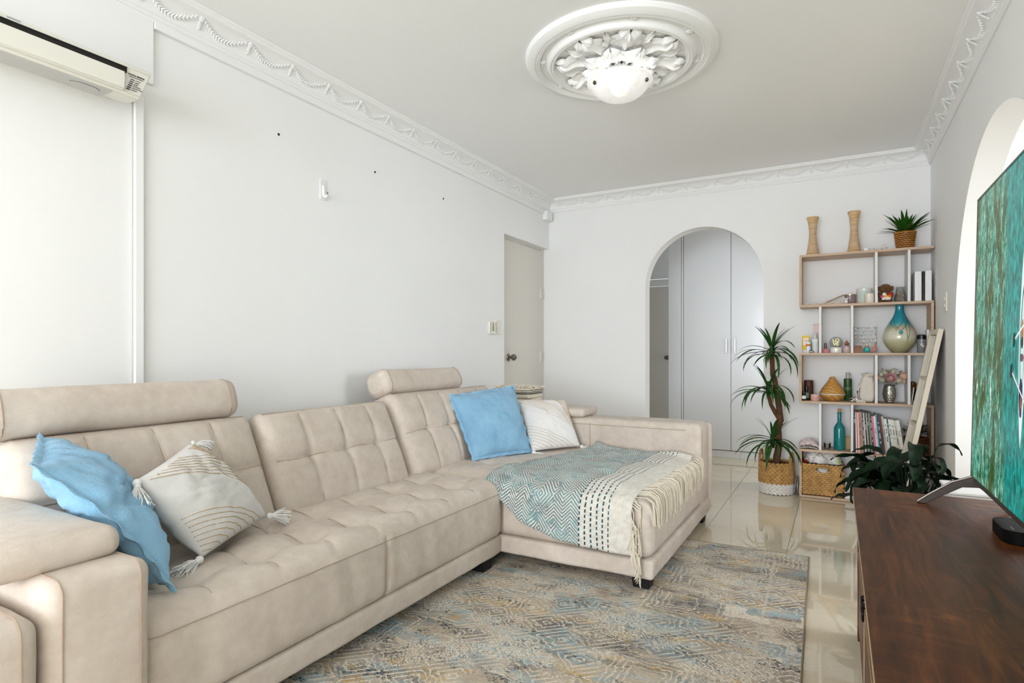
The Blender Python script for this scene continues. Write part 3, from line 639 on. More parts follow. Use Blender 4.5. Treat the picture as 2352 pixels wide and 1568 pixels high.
# bases
soft('base_frame', -2.33, -1.462, .79, 2.525, .062, .150, .018, .03)
soft('base_frame', -2.33, -.700, 2.515, 3.84, .062, .150, .018, .03)
# tufted seat
YK = [.98, 1.20, 1.42, 1.63, 1.855, 2.085, 2.30]; XK = [-1.60, -1.80]
def seat_h(x, y):
    ex = min(1, max(0, (-1.455 - x) / .10)); z = .375 + .038 * math.sin(pi / 2 * ex) ** .8
    d = 0
    for yk in YK:
        dy = y - yk - .012 * math.sin((x + 1.6) * 22)
        if abs(dy) < .12:
            d -= .0095 * bump1(dy, .010) * (.45 + .55 * max(bump1(x - XK[0], .09), bump1(x - XK[1], .09)))
            for xk in XK:
                rr = math.hypot(dy, x - xk); d -= .022 * math.exp(-(rr / .030)) + .016 * bump1(rr, .065)
    for xk in XK:
        ph = min(((y - a) for a in YK), key=abs); sag = .022 * math.sin(pi * min(1, abs(ph) / .11)) * (1 if xk == XK[0] else -1) * .8
        d -= .009 * bump1(x - xk - sag, .010)
    d += .004 * noise.noise(Vector((x * 9, y * 5, 1)))
    return z + d
def seat_fn(p, n):
    if n.z > .35:
        k = min(1, (n.z - .35) / .5); p.z += k * (seat_h(p.x, p.y) - .375)
    if n.x > .6 and p.z < .37:                                   # slack folds in the front skirt
        a = math.sin(p.y * 46 + 8 * (p.z - .3) + 3 * noise.noise(Vector((p.y * 3, 0, 0)))) ; p.x += .0035 * a * (.3 + noise.noise(Vector((p.y * 6, 0, 2)))) + .006 * math.sin(pi * (p.z - .15) / .23)
        p.x -= .010 * bump1(p.y - 1.66, .008)
    return p
soft('seat_cushion', -2.05, -1.455, .792, 2.512, .148, .390, .040, (.0125, .0125, .02), seat_fn, .0015)
def onseat(x, y, e=.0008): return (x, y, seat_h(x, y) + .013 + e)
ss = []
for yk in YK:
    g = G()
    g.tube([(x, yk + .012 * math.sin((x + 1.6) * 22), seat_h(x, yk + .012 * math.sin((x + 1.6) * 22)) + .0168) for x in [-1.49 - .0125 * i for i in range(36)]], .0013, 5); B_(g, 'stitching', STITCH)
g = G(); g.tube([(-1.4495 + .001 * math.sin(y * 40) - (.04 - math.sqrt(max(0, .0016 - max(0, .832 - y) ** 2))), y, .366) for y in [.798 + .01 * i for i in range(171)]], .0016, 5); B_(g, 'stitching', STITCH)
g = G(); g.tube([(-1.4475, 1.652, z) for z in [.165 + .02 * i for i in range(10)]], .0016, 5); B_(g, 'stitching', STITCH)
# chaise seat
CX = [-1.02, -1.26, -1.50, -1.74]; CY = [2.86, 3.24]
def chaise_h(x, y):
    ex = min(1, max(0, (-.705 - x) / .22)); ey = min(1, max(0, (y - 2.51) / .16)); z = .372 + .058 * (math.sin(pi / 2 * ex) * math.sin(pi / 2 * ey)) ** .7
    d = 0
    for a in CX:
        for b in CY:
            r = math.hypot(x - a, y - b); d -= .014 * math.exp(-(r / .035)) + .007 * bump1(r, .06)
        d -= .005 * bump1(x - a, .011)
    for b in CY: d -= .005 * bump1(y - b, .011)
    return z + d + .005 * noise.noise(Vector((x * 6, y * 6, 3)))
def chaise_fn(p, n):
    if n.z > .3: k = min(1, (n.z - .3) / .5); p.z += k * (chaise_h(p.x, p.y) - .372)
    if n.x > .6: p.x += .006 * math.sin(pi * min(1, max(0, (p.z - .15) / .22)))
    if n.y < -.6: p.y -= .005 * math.sin(pi * min(1, max(0, (p.z - .15) / .22))) + .002 * noise.noise(Vector((p.x * 12, p.z * 5, 0)))
    return p
soft('chaise_cushion', -2.05, -.708, 2.518, 3.60, .148, .380, .045, (.016, .016, .02), chaise_fn, .0015)
g = G(); g.tube([(-1.452, 2.511, z) for z in [.16 + .02 * i for i in range(11)]], .0016, 5); B_(g, 'stitching', STITCH)
# back frame
soft('back_frame', -2.37, -2.16, .79, 3.84, .10, .60, .03, .06)
# backrest cushions
TILT = rad(24)
def back_cushion(y0, y1, H, nseam, base=(-1.905, .385)):
    W = y1 - y0; yc = (y0 + y1) / 2; T = .19
    ys = [y0 + W * (k + 1) / (nseam + 1) for k in range(nseam)]; zm = H * .52
    def hf(y, z):
        e = max(0, 1 - (abs(y - yc) / (W / 2)) ** 6) * max(0, 1 - (abs(z - H / 2) / (H / 2)) ** 5)
        d = .030 * e
        d -= .014 * bump1(z - zm - .004 * math.sin(y * 25), .013) * e
        for q_ in ys:
            lean = .018 * math.sin(pi * z / H) * (1 if q_ > yc - .05 else .6)
            d -= .010 * bump1(y - q_ - lean, .011) * e + .022 * math.exp(-math.hypot(y - q_ - lean, z - zm) / .035) * e
        return d + .005 * noise.noise(Vector((y * 6, z * 7, y0)))
    M = Matrix.Translation((base[0], 0, base[1])) @ Matrix.Rotation(-TILT, 4, 'Y')
    def f(p, n):
        k = max(0, n.x); q_ = Vector((p.x + k * hf(p.y, p.z), p.y, p.z)); return M @ q_
    g = soft_box((T, W - .006, H), .05, (.04, .0125, .0125), f, (-T / 2, yc, H / 2)); o = B_(g, 'backrest_cushion', ang=80)
    for q_ in ys:
        g = G(); g.tube([M @ Vector((hf(q_ + .018 * math.sin(pi * z / H) * (1 if q_ > yc - .05 else .6), z) + .001, q_ + .018 * math.sin(pi * z / H) * (1 if q_ > yc - .05 else .6), z)) for z in [.03 + (H - .06) * i / 30 for i in range(31)]], .0014, 5); g.build('stitching', STITCH, o, world=True)
    g = G(); g.tube([M @ Vector((hf(y, zm) + .001, y, zm + .004 * math.sin(y * 25))) for y in [y0 + .03 + (W - .06) * i / 50 for i in range(51)]], .0014, 5); g.build('stitching', STITCH, o, world=True)
    g = G(); g.tube([M @ Vector((-.012, y, H - .0125)) for y in [y0 + .04 + (W - .08) * i / 30 for i in range(31)]], .0014, 5); g.build('stitching', STITCH, o, world=True)
    return o
back_cushion(.735, 1.57, .475, 3); back_cushion(1.578, 2.388, .475, 3); back_cushion(2.40, 3.44, .50, 4, (-1.90, .395))
soft('corner_cushion', -2.33, -2.02, 3.44, 3.60, .36, .74, .05, .04)
# headrests: padded rolls, hexagonal ends
def headrest(y0, y1, xc, zc, rot, hgt=.155, dep=.135):
    def sec(a):
        ca, sa = math.cos(a), math.sin(a); n_ = 3.2; r = (abs(ca) ** n_ + abs(sa) ** n_) ** (-1 / n_); return (r * ca * dep / 2, r * sa * hgt / 2)
    M = Matrix.Translation((xc, 0, zc)) @ Matrix.Rotation(rot, 4, 'Y'); g = G(); NS = 40
    def f(u, v):
        # v along the length with rounded ends
        t = v; e = 1.0; y = y0 + (y1 - y0) * t
        for q_ in (t * (y1 - y0), (1 - t) * (y1 - y0)):
            if q_ < .045: e *= (.62 + .38 * math.sqrt(max(0, 1 - (1 - q_ / .045) ** 2)))
        x, z = sec(2 * pi * u); p = Vector((x * e, y, z * e * (1.0)))
        p += p.normalized() * 0; return M @ (p + Vector((.003 * noise.noise(Vector((y * 8, x * 9, z * 9))), 0, .004 * noise.noise(Vector((y * 5, 3, z * 4))))))
    g.grid(f, NS, 60, closeu=True)
    for v in (0, 1):
        ring = [f(k / NS, v) for k in range(NS)]; c = sum(ring, Vector()) / NS; yy = -.006 if v == 0 else .006
        g.add([c + Vector((0, yy, 0))] + ring, [(0, 1 + k, 1 + (k + 1) % NS) for k in range(NS)])
    bm_o = B_(g, 'headrest', ang=80)
    for v in (.058, .942):
        q_ = G(); q_.tube([f(k / NS, v) * 1.0 + (f(k / NS, v) - (M @ Vector((0, y0 + (y1 - y0) * v, 0)))).normalized() * .0008 for k in range(NS)], .0016, 5, closed=True); q_.build('stitching', STITCH, bm_o, world=True)
    q_ = G(); q_.box(xc - .012, xc - .004, (y0 + y1) / 2 - .1, (y0 + y1) / 2 - .06, zc - .17, zc - .03); q_.box(xc - .012, xc - .004, (y0 + y1) / 2 + .06, (y0 + y1) / 2 + .1, zc - .17, zc - .03); q_.build('bracket', STEEL, bm_o, world=True, smooth=False)
headrest(.70, 1.515, -2.165, .872, rad(-16), .155, .15); headrest(2.415, 3.16, -2.20, .884, rad(-26), .145, .16)
# left arm
soft('armrest', -2.33, -1.415, .575, .794, .062, .578, .035, .04)
soft('side_panel', -2.33, -1.400, .40, .568, .062, .530, .04, .04)
def padfn(p, n): p.z += .02 * (-(p.x + 1.5)) * .35 ; p.z += .010 * math.sin(pi * min(1, max(0, (p.y - .50) / .32))) * max(0, n.z); return p
soft('arm_pad', -2.12, -1.500, .49, .772, .575, .642, .030, .03, padfn)
for yy in (.607, .764): seam([(-1.4138, yy, z) for z in [.08 + .02 * i for i in range(24)]] + [(-1.450 + .0362 * math.cos(a), yy, .543 + .0362 * math.sin(a)) for a in [pi / 20 * k for k in range(11)]] + [(x, yy, .5795) for x in [-1.46 - .02 * i for i in range(10)]])
seam([(-1.3988, .53, z) for z in [.08 + .02 * i for i in range(21)]] + [(-1.440 + .0412 * math.cos(a), .53, .490 + .0412 * math.sin(a)) for a in [pi / 20 * k for k in range(11)]] + [(x, .53, .5315) for x in [-1.45 - .02 * i for i in range(10)]])
# right arm beyond the chaise
soft('armrest', -2.33, -.716, 3.60, 3.842, .062, .632, .035, .05)
soft('side_panel', -2.33, -.700, 3.846, 3.905, .062, .612, .028, .05)
soft('arm_pad', -2.15, -1.46, 3.585, 3.86, .632, .690, .026, .03)
seam([(x, 3.5985, .590) for x in [-.80 - .03 * i for i in range(34)]]); seam([(-.7148, 3.642, z) for z in [.40 + .02 * i for i in range(10)]])
seam([(-1.42, 3.5985, z) for z in [.40 + .02 * i for i in range(11)]])
# feet
for x, y in ((-1.51, .66), (-1.51, 2.40), (-.765, 2.585), (-.765, 3.78), (-2.25, .9), (-2.25, 3.7)):
    on = y < 3.3 and x > -2.05; b0 = .0112 if on else .0005
    g = G(); g.add([(x - .036, y - .036, b0), (x + .036, y - .036, b0), (x + .036, y + .036, b0), (x - .036, y + .036, b0), (x - .043, y - .043, .066), (x + .043, y - .043, .066), (x + .043, y + .043, .066), (x - .043, y + .043, .066)], [(0, 3, 2, 1), (4, 5, 6, 7), (0, 1, 5, 4), (1, 2, 6, 5), (2, 3, 7, 6), (3, 0, 4, 7)])
    o = B_(g, 'leg', BLACKMT, smooth=False, bev=.003)

# ------------------------------------------------------------------ cushions
def pillow(name, label, C, th, mat, flange=0, bend=0, seed=0, wrk=.006, pinch=.05):
    c00, c10, c11, c01 = [Vector(c) for c in C]; ctr = (c00 + c10 + c11 + c01) / 4
    t = thing(name, label, 'cushion', tuple(ctr)); N = ((c10 - c00).cross(c01 - c00) + (c11 - c01).cross(c11 - c10)).normalized()
    if N.x < 0: N = -N
    def mid(u, v):
        s, q = 2 * u - 1, 2 * v - 1
        us = .5 + .5 * s * (1 - pinch * (1 - q * q)); vs = .5 + .5 * q * (1 - pinch * (1 - s * s))
        p = c00 * (1 - us) * (1 - vs) + c10 * us * (1 - vs) + c11 * us * vs + c01 * (1 - us) * vs
        return p + N * bend * (1 - q * q) * (1.0 - .35 * s * s)
    def prof(u, v):
        s, q = abs(2 * u - 1), abs(2 * v - 1); return max(0, (1 - s ** 2.6)) ** .55 * max(0, (1 - q ** 2.6)) ** .55
    def surf(u, v, side=1, e=0):
        b = prof(u, v); w_ = noise.noise(Vector((u * 5 + seed, v * 5, side))) * .9 + .6 * noise.noise(Vector((u * 11 + seed, v * 7, side + 3))) - .7 * (1 - abs(noise.noise(Vector((u * 4 + v * 3 + seed, v * 9 - u * 3, side + 5))))) ** 6
        rad_ = min(u, v, 1 - u, 1 - v); edgew = math.exp(-rad_ / .10) * math.sin((u + v) * 34 + seed) * .5
        return mid(u, v) + N * side * (th * b * (1 + .06 * w_) + wrk * (w_ + edgew) * min(1, b * 3) + e)
    n = 40; g = G()
    for side in (1, -1): g.grid(lambda u, v: surf(u, v, side), n, n)
    bm = bmesh.new(); me = g.mesh('cover', tuple(ctr), fixn=False); bm.from_mesh(me); bmesh.ops.remove_doubles(bm, verts=bm.verts, dist=1e-5); bmesh.ops.recalc_face_normals(bm, faces=bm.faces); bm.to_mesh(me); bm.free(); me.shade_smooth(); me.materials.append(mat)
    cov = sobj('cover', me, t)
    if flange:
        g = G(); per = []
        m_ = 44
        for a in range(4):
            for k in range(m_):
                q = k / m_; per.append([(q, 0), (1, q), (1 - q, 1), (0, 1 - q)][a])
        vs = []; fs = []
        for i, (u, v) in enumerate(per):
            p = mid(u, v); out = (mid(u, v) - mid(.5 + (u - .5) * .9, .5 + (v - .5) * .9)); out = out.normalized()
            wv = .004 * math.sin(i * .9 + seed) + .006 * noise.noise(Vector((i * .23, seed, 0)))
            vs += [p - out * .006 + N * .003, p + out * flange + N * (wv + .0012), p + out * flange + N * (wv - .0012), p - out * .006 - N * .003]
        L = len(per)
        for i in range(L):
            j = (i + 1) % L
            for k in range(3): fs.append((i * 4 + k, j * 4 + k, j * 4 + k + 1, i * 4 + k + 1))
        g.add(vs, fs); g.build('flange', mat, t, world=True, ang=80)
    return t, surf, mid, N
# blue cushions
pillow('linen_cushion', 'sky blue linen cushion slumped against the near armrest', ((-1.73, .685, .775), (-2.07, .835, .812), (-1.97, .985, .45), (-1.53, .905, .440)), .082, BLUELIN, .018, .040, 1, .013)
pillow('linen_cushion', 'upright sky blue linen cushion beside the chaise', ((-2.055, 2.905, .795), (-1.875, 3.375, .835), (-1.672, 3.235, .448), (-1.838, 2.84, .446)), .075, BLUELIN, .018, .0, 5, .005)
# white cushions with embroidered chevrons and tassels
def tassel(parent, p, d, L, seed):
    p, d = Vector(p), Vector(d).normalized(); r = random.Random(seed); g = G(); g.ell(p + d * .010, .0125, None, 10, 6); g.tube([p, p + d * .024], [.006, .010], 8); g.build('tassel_knot', TASSEL, parent, world=True)
    g = G(); side = d.cross(Vector((0, 0, 1))).normalized(); up = side.cross(d)
    for k in range(80):
        a = r.uniform(0, 2 * pi); s = r.uniform(0, 1) ** .5; off = side * math.cos(a) * s + up * math.sin(a) * s; l = L * r.uniform(.8, 1.12)
        q = [p + d * .02 + off * .006, p + d * (.02 + l * .45) + off * .020, p + d * (.02 + l * .8) + off * .028 + Vector((r.uniform(-.004, .004), r.uniform(-.004, .004), -.004)), p + d * (.02 + l) + off * .033 + Vector((r.uniform(-.008, .008), r.uniform(-.008, .008), -.008))]
        g.tube(q, .0013, 4)
    o = g.build('tassel', TASSEL, parent, world=True); o['kind'] = 'stuff'
def embroider(t, surf, segs):
    g = G()
    for (a, b) in segs:
        a, b = Vector(a), Vector(b); pa = surf(a.x, a.y); pb = surf(b.x, b.y); n = max(6, int((pb - pa).length / .0058))
        for k in range(n):
            s0, s1 = (k + .12) / n, (k + .80) / n; q0 = a.lerp(b, s0); q1 = a.lerp(b, s1)
            if not (0.01 < q0.x < .99 and .01 < q0.y < .99): continue
            g.tube([surf(q0.x, q0.y, 1, .0006), surf(q1.x, q1.y, 1, .0006)], .0014, 4)
    o = g.build('embroidery', TAN, t, world=True); o['kind'] = 'stuff'
def chev():
    s = []
    for k in range(7):
        d = k * .042; s.append(((.04 + .07 * k, .07 - .004 * k), (.97 - .012 * k, .68 - .062 * k))); s.append(((.97 - .012 * k, .68 - .062 * k), (.95 - .035 * k, .03)))
    for k in range(8):
        v0 = .56 + k * .055; s.append(((.01, v0), (min(.99, (1 - v0) / .52), .99)))
    return [((a[0], a[1], 0), (b[0], b[1], 0)) for a, b in s]
t, sf, md_, N_ = pillow('tasselled_cushion', 'white tasselled cushion leaning near the blue slumped cushion', ((-1.735, .925, .700), (-2.04, 1.27, .735), (-1.835, 1.435, .458), (-1.665, 1.075, .445)), .085, WHITECOT, 0, 0, 9, .003, .03)
embroider(t, sf, chev())
for (u, v), d, L, s in (((0, 0), (.45, -.15, -.8), .055, 1), ((1, 0), (.2, .85, -.3), .045, 2), ((1, 1), (.25, .9, -.1), .055, 3), ((0, 1), (.15, -.85, -.25), .06, 4)): tassel(t, md_(u, v), d, L, s)
t, sf, md_, N_ = pillow('tasselled_cushion', 'white tasselled cushion in the far corner behind blue one', ((-1.885, 3.42, .742), (-1.60, 3.60, .745), (-1.462, 3.535, .452), (-1.655, 3.225, .448)), .070, WHITECOT, 0, 0, 14, .003, .03)
embroider(t, sf, chev())
for (u, v), d, L, s in (((0, 1), (.5, .1, -.25), .045, 5), ((1, 1), (.5, .2, -.2), .035, 6)): tassel(t, md_(u, v), d, L, s)

# ------------------------------------------------------------------ throw over the chaise
th_ = thing('throw_blanket', 'teal and cream woven throw draped over the chaise', 'blanket', (-1.15, 3.0, .43))
YE = 2.505
HP = [(-1.60, .015), (-1.50, .05), (-1.459, .075), (-1.337, .168), (-1.128, .228), (-.924, .245), (-.76, .238)]
def hang(x):
    for (a, p), (b, q) in zip(HP, HP[1:]):
        if x <= b: k = max(0, (x - a) / (b - a)); return p + (q - p) * k
    return HP[-1][1]
def throw_pt(a, b):
    yf = 3.560 - .05 * math.sin(a * 3)
    x0 = -1.36 - .21 * min(1, b * 1.35); x1 = -.752 - .035 * min(1, b * 1.2)
    x = x0 + (x1 - x0) * a; r = .05
    x += .010 * noise.noise(Vector((a * 3, b * 5, 4))) * (1 - a)
    top = yf - (YE + r); H = hang(x); L = top + r * pi / 2 + max(.0, H - r); s = b * L
    fold = .006 * (1 + noise.noise(Vector((x * 10, s * 7, 1)))) + .004 * math.sin(x * 26 + s * 9) * .5
    def ztop(x, y): return chaise_h(min(x, -.755), max(y, YE + .045)) + .017
    if s < top:
        y = yf - s; z = ztop(x, y) + fold
        if y > 3.50: z += (y - 3.50) * .55
        return Vector((x, y, z)), s
    z1 = ztop(x, YE + r); an = (s - top) / r
    if an < pi / 2: return Vector((x, YE + r - math.sin(an) * (r + .012), z1 - r + math.cos(an) * r + fold * .6)), s
    dn = s - top - r * pi / 2; wv = .010 * math.sin(x * 21 + 1) * min(1, dn * 7)
    return Vector((x + .05 * dn * (a - .3), YE - .014 - .010 * math.sin(pi * min(1, dn / .25)) - fold - abs(wv), z1 - r - dn)), s
na, nb = 66, 110; g = G(); P = [[throw_pt(i / (na - 1), j / (nb - 1)) for j in range(nb)] for i in range(na)]
for i in range(na):
    for j in range(nb): g.v.append(tuple(P[i][j][0]))
for i in range(na - 1):
    for j in range(nb - 1): g.f.append((i * nb + j, (i + 1) * nb + j, (i + 1) * nb + j + 1, i * nb + j + 1))
cl = g.build('cloth', THROW, th_, world=True, ang=80, fixn=False, solid=.006)
uvl = cl.data.uv_layers.new(name='UVMap')
for lp in cl.data.loops:
    i, j = divmod(lp.vertex_index, nb); a = i / (na - 1); x = P[i][j][0].x
    uvl.data[lp.index].uv = (.73 * (a) ** 1.0 if True else 0, P[i][j][1])
rr = random.Random(11); g = G()
for k in range(92):
    b = k / 91 * .995; p = P[na - 1][int(b * (nb - 1))][0].copy(); onfront = p.y > YE + .03
    L = rr.uniform(.085, .12); pts = [p]
    if onfront:
        xe = -.690 - rr.uniform(0, .008); zt = p.z + .004; dy = rr.uniform(-.02, .008)
        pts += [Vector((xe - .035, p.y + dy * .4, zt)), Vector((xe - .006, p.y + dy * .7, zt - .018)), Vector((xe + .002, p.y + dy, zt - .05)), Vector((xe + .003, p.y + dy + rr.uniform(-.01, .01), zt - .03 - L))]
    else:
        dx = rr.uniform(.005, .035); dy = -rr.uniform(.0, .012)
        pts += [p + Vector((dx, dy, -.02)), p + Vector((dx * 1.1, dy, -.06)), p + Vector((dx + rr.uniform(-.012, .012), dy, -L * .85)), p + Vector((dx + rr.uniform(-.016, .016), dy, -L - .02))]
    for s in range(5):
        o = Vector((rr.uniform(-.003, .003), rr.uniform(-.0035, .0035), 0)); e_ = Vector((rr.uniform(-.004, .004), rr.uniform(-.006, .006), rr.uniform(-.012, .012))); g.tube([q + o * (.2 + i * .45) + e_ * (i / 4) ** 2 for i, q in enumerate(pts)], .0015, 4)
o = g.build('fringe', CREAMYARN, th_, world=True); o['kind'] = 'stuff'
# folded throw on the corner of the sofa
ft = thing('folded_throw', 'folded cream fringed throw on the sofa corner by the door', 'blanket', (-2.03, 3.72, .70))
for k in range(3):
    g = soft_box((.30, .22, .036), .017, .03, lambda p, n: p + n * .004 * noise.noise(p * 14), (0, 0, .018 + k * .035)); g.build('fold', mk('cream_throw', '#dfd5c2', .95, bump=.4, bs=200), ft)
for z in (.070, .082, .094):
    g = G(); g.box(-.1505, .1525, -.112, .112, z, z + .0035); g.build('stripe', mk('charcoal_yarn', '#3f3c3a', .9), ft, smooth=False)
g = G()
for k in range(130):
    x = rr.uniform(-.13, .15); y = rr.uniform(-.09, .10); pts = [Vector((x, y, .108))]
    for s in range(4): pts.append(pts[-1] + Vector((rr.uniform(-.013, .014), rr.uniform(-.012, .014), rr.uniform(-.004, .013) - (.012 if s > 1 else 0))))
    g.tube(pts, .0032, 5)
o = g.build('fringe', CREAMYARN, ft); o['kind'] = 'stuff'
# ------------------------------------------------------------------ television cabinet
cab = thing('tv_cabinet', 'dark walnut low cabinet with worn edges under the television', 'cabinet', (.30, 1.5, 0))
CY0, CY1 = .50, 2.567
def cb(g, name, mat, parent=None, **k): k.setdefault('smooth', False); return g.build(name, mat, parent or cab, world=True, **k)
o = cb(G().box(.052, .566, CY0, CY1, .530, .550), 'top', WALNUT, bev=.0015)
cb(G().box(.0505, .0515, CY0, CY1 - .002, .5335, .5485), 'edge_banding', RAWEDGE, o)
cb(G().box(.085, .555, CY0 + .03, CY1 - .03, .05, .530), 'body', WALNUT)
cb(G().box(.066, .086, CY1 - .075, CY1 - .028, .0005, .530), 'stile', WALNUT, bev=.002)
for x in (.066, .50): cb(G().box(x, x + .05, CY1 - .08, CY1 - .03, .0005, .05), 'leg', WALNUT, bev=.002); cb(G().box(x, x + .05, CY0 + .03, CY0 + .08, .0005, .05), 'leg', WALNUT, bev=.002)
yy = [CY1 - .077, 1.935, 1.36, .80]
for k in range(3):
    a, b = yy[k + 1] + .003, yy[k] - .003
    dr = cb(G().box(.068, .088, a, b, .325, .505), 'drawer', WALNUT, bev=.003)
    cb(G().box(.0655, .068, a, b, .500, .505), 'worn_edge', RAWEDGE, dr); cb(G().box(.0655, .068, a, b, .325, .329), 'worn_edge', RAWEDGE, dr)
    do = cb(G().box(.068, .088, a, b, .055, .315), 'door', WALNUT, bev=.003)
    cb(G().box(.0655, .068, a, a + .004, .055, .315), 'worn_edge', RAWEDGE, do)
    for part, z in ((dr, .435),):
        ym = (a + b) / 2 if part is dr else b - .05
        if part is dr and k == 0: ym = 1.70
        q = G(); q.box(.062, .0685, ym - .011, ym + .011, z - .026, z + .026); q.ell((.058, ym, z + .012), .0075, None, 10, 6); q.tube([(.054, ym + .016 * math.sin(t), z - .006 + .018 * math.cos(t)) for t in [2 * pi * j / 18 for j in range(18)]], .0028, 6, closed=True)
        cb(q, 'ring_handle', IRON, part, smooth=True)
# ------------------------------------------------------------------ television
tv = thing('television', 'large flat television showing kayaks on turquoise water', 'television', (.39, 1.62, .551)); 
TVH, TVT = .93, .028
MT = Matrix.Rotation(rad(1.15), 4, 'Y')            # leans back a touch
YT0, YT1, ZT0 = -.78, .83, .088
TVF = mk('tv_bronze_frame', '#4a423c', .35, .6)
def tvb(g, name, mat, parent=None, **k):
    g.v = [tuple(MT @ Vector(p)) for p in g.v]; k.setdefault('smooth', False); return g.build(name, mat, parent or tv, **k)
tvb(G().box(.0, TVT, YT0, YT1, ZT0, ZT0 + TVH), 'housing', TVF, bev=.003)
q = G()
q.box(-.003, .004, YT0, YT1, ZT0, ZT0 + .014); q.box(-.003, .004, YT0, YT1, ZT0 + TVH - .006, ZT0 + TVH); q.box(-.003, .004, YT0, YT0 + .005, ZT0, ZT0 + TVH); q.box(-.003, .004, YT1 - .005, YT1, ZT0, ZT0 + TVH)
tvb(q, 'bezel', TVF)
q = G(); sy0, sy1, sz0, sz1 = YT0 + .005, YT1 - .005, ZT0 + .014, ZT0 + TVH - .006
q.add([(-.0015, sy1, sz0), (-.0015, sy0, sz0), (-.0015, sy0, sz1), (-.0015, sy1, sz1)], [(0, 1, 2, 3)])
scr = tvb(q, 'screen', SCREEN, fixn=False); ul = scr.data.uv_layers.new(name='UVMap')
for i, c in enumerate(((0, 0), (1.72, 0), (1.72, 1), (0, 1))): ul.data[i].uv = c
# the picture: two long white boats with rowers, flat shapes on the glass. (s = metres from far edge, t = height fraction)
def em(n, c, s=.9): return mk(n, '#050505', .3, emit=s, ecol=c, spec=.08)
def flat(parent, name, pts, mat, dx):
    q = G(); q.add([(-.0015 - dx, sy1 - s, sz0 + t) for s, t in pts], [tuple(range(len(pts)))]); return tvb(q, name, mat, parent, fixn=False)
def ellp(cs, ct, a, b, rot=0, n=22): return [(cs + a * math.cos(2 * pi * k / n) * math.cos(rot) - b * math.sin(2 * pi * k / n) * math.sin(rot), ct + a * math.cos(2 * pi * k / n) * math.sin(rot) + b * math.sin(2 * pi * k / n) * math.cos(rot)) for k in range(n)]
def boat(cs, ct, hl, hw, m_, dx):
    up = [(cs + hw * math.sin(pi * (k / 16)) ** .75, ct - hl + 2 * hl * k / 16) for k in range(17)]; dn = [(cs - hw * math.sin(pi * (k / 16)) ** .75, ct - hl + 2 * hl * k / 16) for k in range(15, 0, -1)]
    flat(scr, 'boat_picture', up + dn, em('pic_' + m_, m_), dx)
bc = .576
boat(bc, .425, .255, .0300, '#dfeae8', .0004); boat(bc, .425, .150, .0215, '#0f7f7c', .0006); boat(bc + .002, .42, .135, .0150, '#cfe0dc', .0007)
for args, col, dx in (((bc, .455, .010, .036), '#b0673c', .0009), ((bc, .432, .010, .015), '#161214', .0011), ((bc, .395, .017, .010), '#6d4a58', .0011), ((bc - .002, .30, .017, .044), '#22284f', .0009), ((bc + .002, .275, .010, .022), '#8a5b44', .0011), ((bc + .001, .258, .010, .012), '#3a2a5a', .0012)):
    flat(scr, 'rower_picture', ellp(*args), em('pic_' + col, col), dx)
def oar(s0, t0, s1, t1):
    w_ = .0032; flat(scr, 'oar_picture', [(s0, t0 - w_), (s1, t1 - w_), (s1, t1 + w_), (s0, t0 + w_)], em('pic_#e8e8e8', '#e8e8e8'), .0013)
    for s, t, a in ((s0, t0, 1), (s1, t1, -1)): flat(scr, 'oar_picture', ellp(s, t, .011, .020), em('pic_#15151a', '#15151a'), .0015)
oar(.503, .440, .673, .510); oar(.483, .360, .648, .265)
# feet
for y in (.790, -.68):
    q = G(); top = [(-.004, .105), (-.06, .082), (-.12, .036), (-.150, .004)]; 
    poly = [(-.152, .0), (-.128, .0), (-.080, .033), (-.03, .065), (.014, .068), (.06, .032), (.10, .0), (.125, .0), (.122, .006), (.07, .050), (.028, .098), (-.004, .103), (-.06, .078), (-.12, .032), (-.152, .006)]
    q.prism(poly, y - .012, y + .012); f_ = q.build('foot', TVF, tv, smooth=False, bev=.002)
    q = G(); q.tube([(-.152, y - .0125, .006), (-.12, y - .0125, .033), (-.06, y - .0125, .079), (-.006, y - .0125, .103)], .0026, 5); q.build('chrome_edge', CHROME, f_)
    f_.location.z = .0008
mb = thing('media_box', 'small black media box on the cabinet under the television', 'media box', (.462, 2.075, .551))
q = G(); pts = []
def rrect(a, b, r, n=8):
    P_ = []
    for cx_, cy_, s in ((a - r, b - r, 0), (-a + r, b - r, 1), (-a + r, -b + r, 2), (a - r, -b + r, 3)):
        for k in range(n + 1): t = pi / 2 * (s + k / n); P_.append((cx_ + r * math.cos(t), cy_ + r * math.sin(t)))
    return P_
q.prism(rrect(.075, .085, .04), .0005, .036, 'z'); q.build('body', mk('black_gloss', '#090808', .5, spec=.08), mb, ang=40, bev=.002)
q = G()
for k in range(3): q.ell((-.05, -.055 + .012 * k, .0365), (.002, .002, .0006), None, 6, 4)
q.build('indicator', WHITE, mb)
an = thing('antenna_plug', 'metal aerial plug hanging behind the media box', 'plug', (.455, 2.262, .585))
q = G(); q.tube([(0, 0, -.0335), (.012, .006, -.005), (.03, .012, .03)], [.006, .006, .0045], 8); q.tube([(.001, .0005, -.030), (.008, .004, -.015)], .0085, 10); q.build('plug', mk('nickel_plug', '#b9aa96', .3, 1), an)
wb = thing('white_planter_box', 'white plastic box on the floor behind the television foot', 'box', (.50, 2.98, 0))
q = G(); q.add([(-.16, -.12, .0005), (.06, -.12, .0005), (.06, .12, .0005), (-.16, .12, .0005), (-.11, -.12, .50), (.06, -.12, .50), (.06, .12, .50), (-.11, .12, .50)], [(0, 3, 2, 1), (4, 5, 6, 7), (0, 1, 5, 4), (1, 2, 6, 5), (2, 3, 7, 6), (3, 0, 4, 7)])
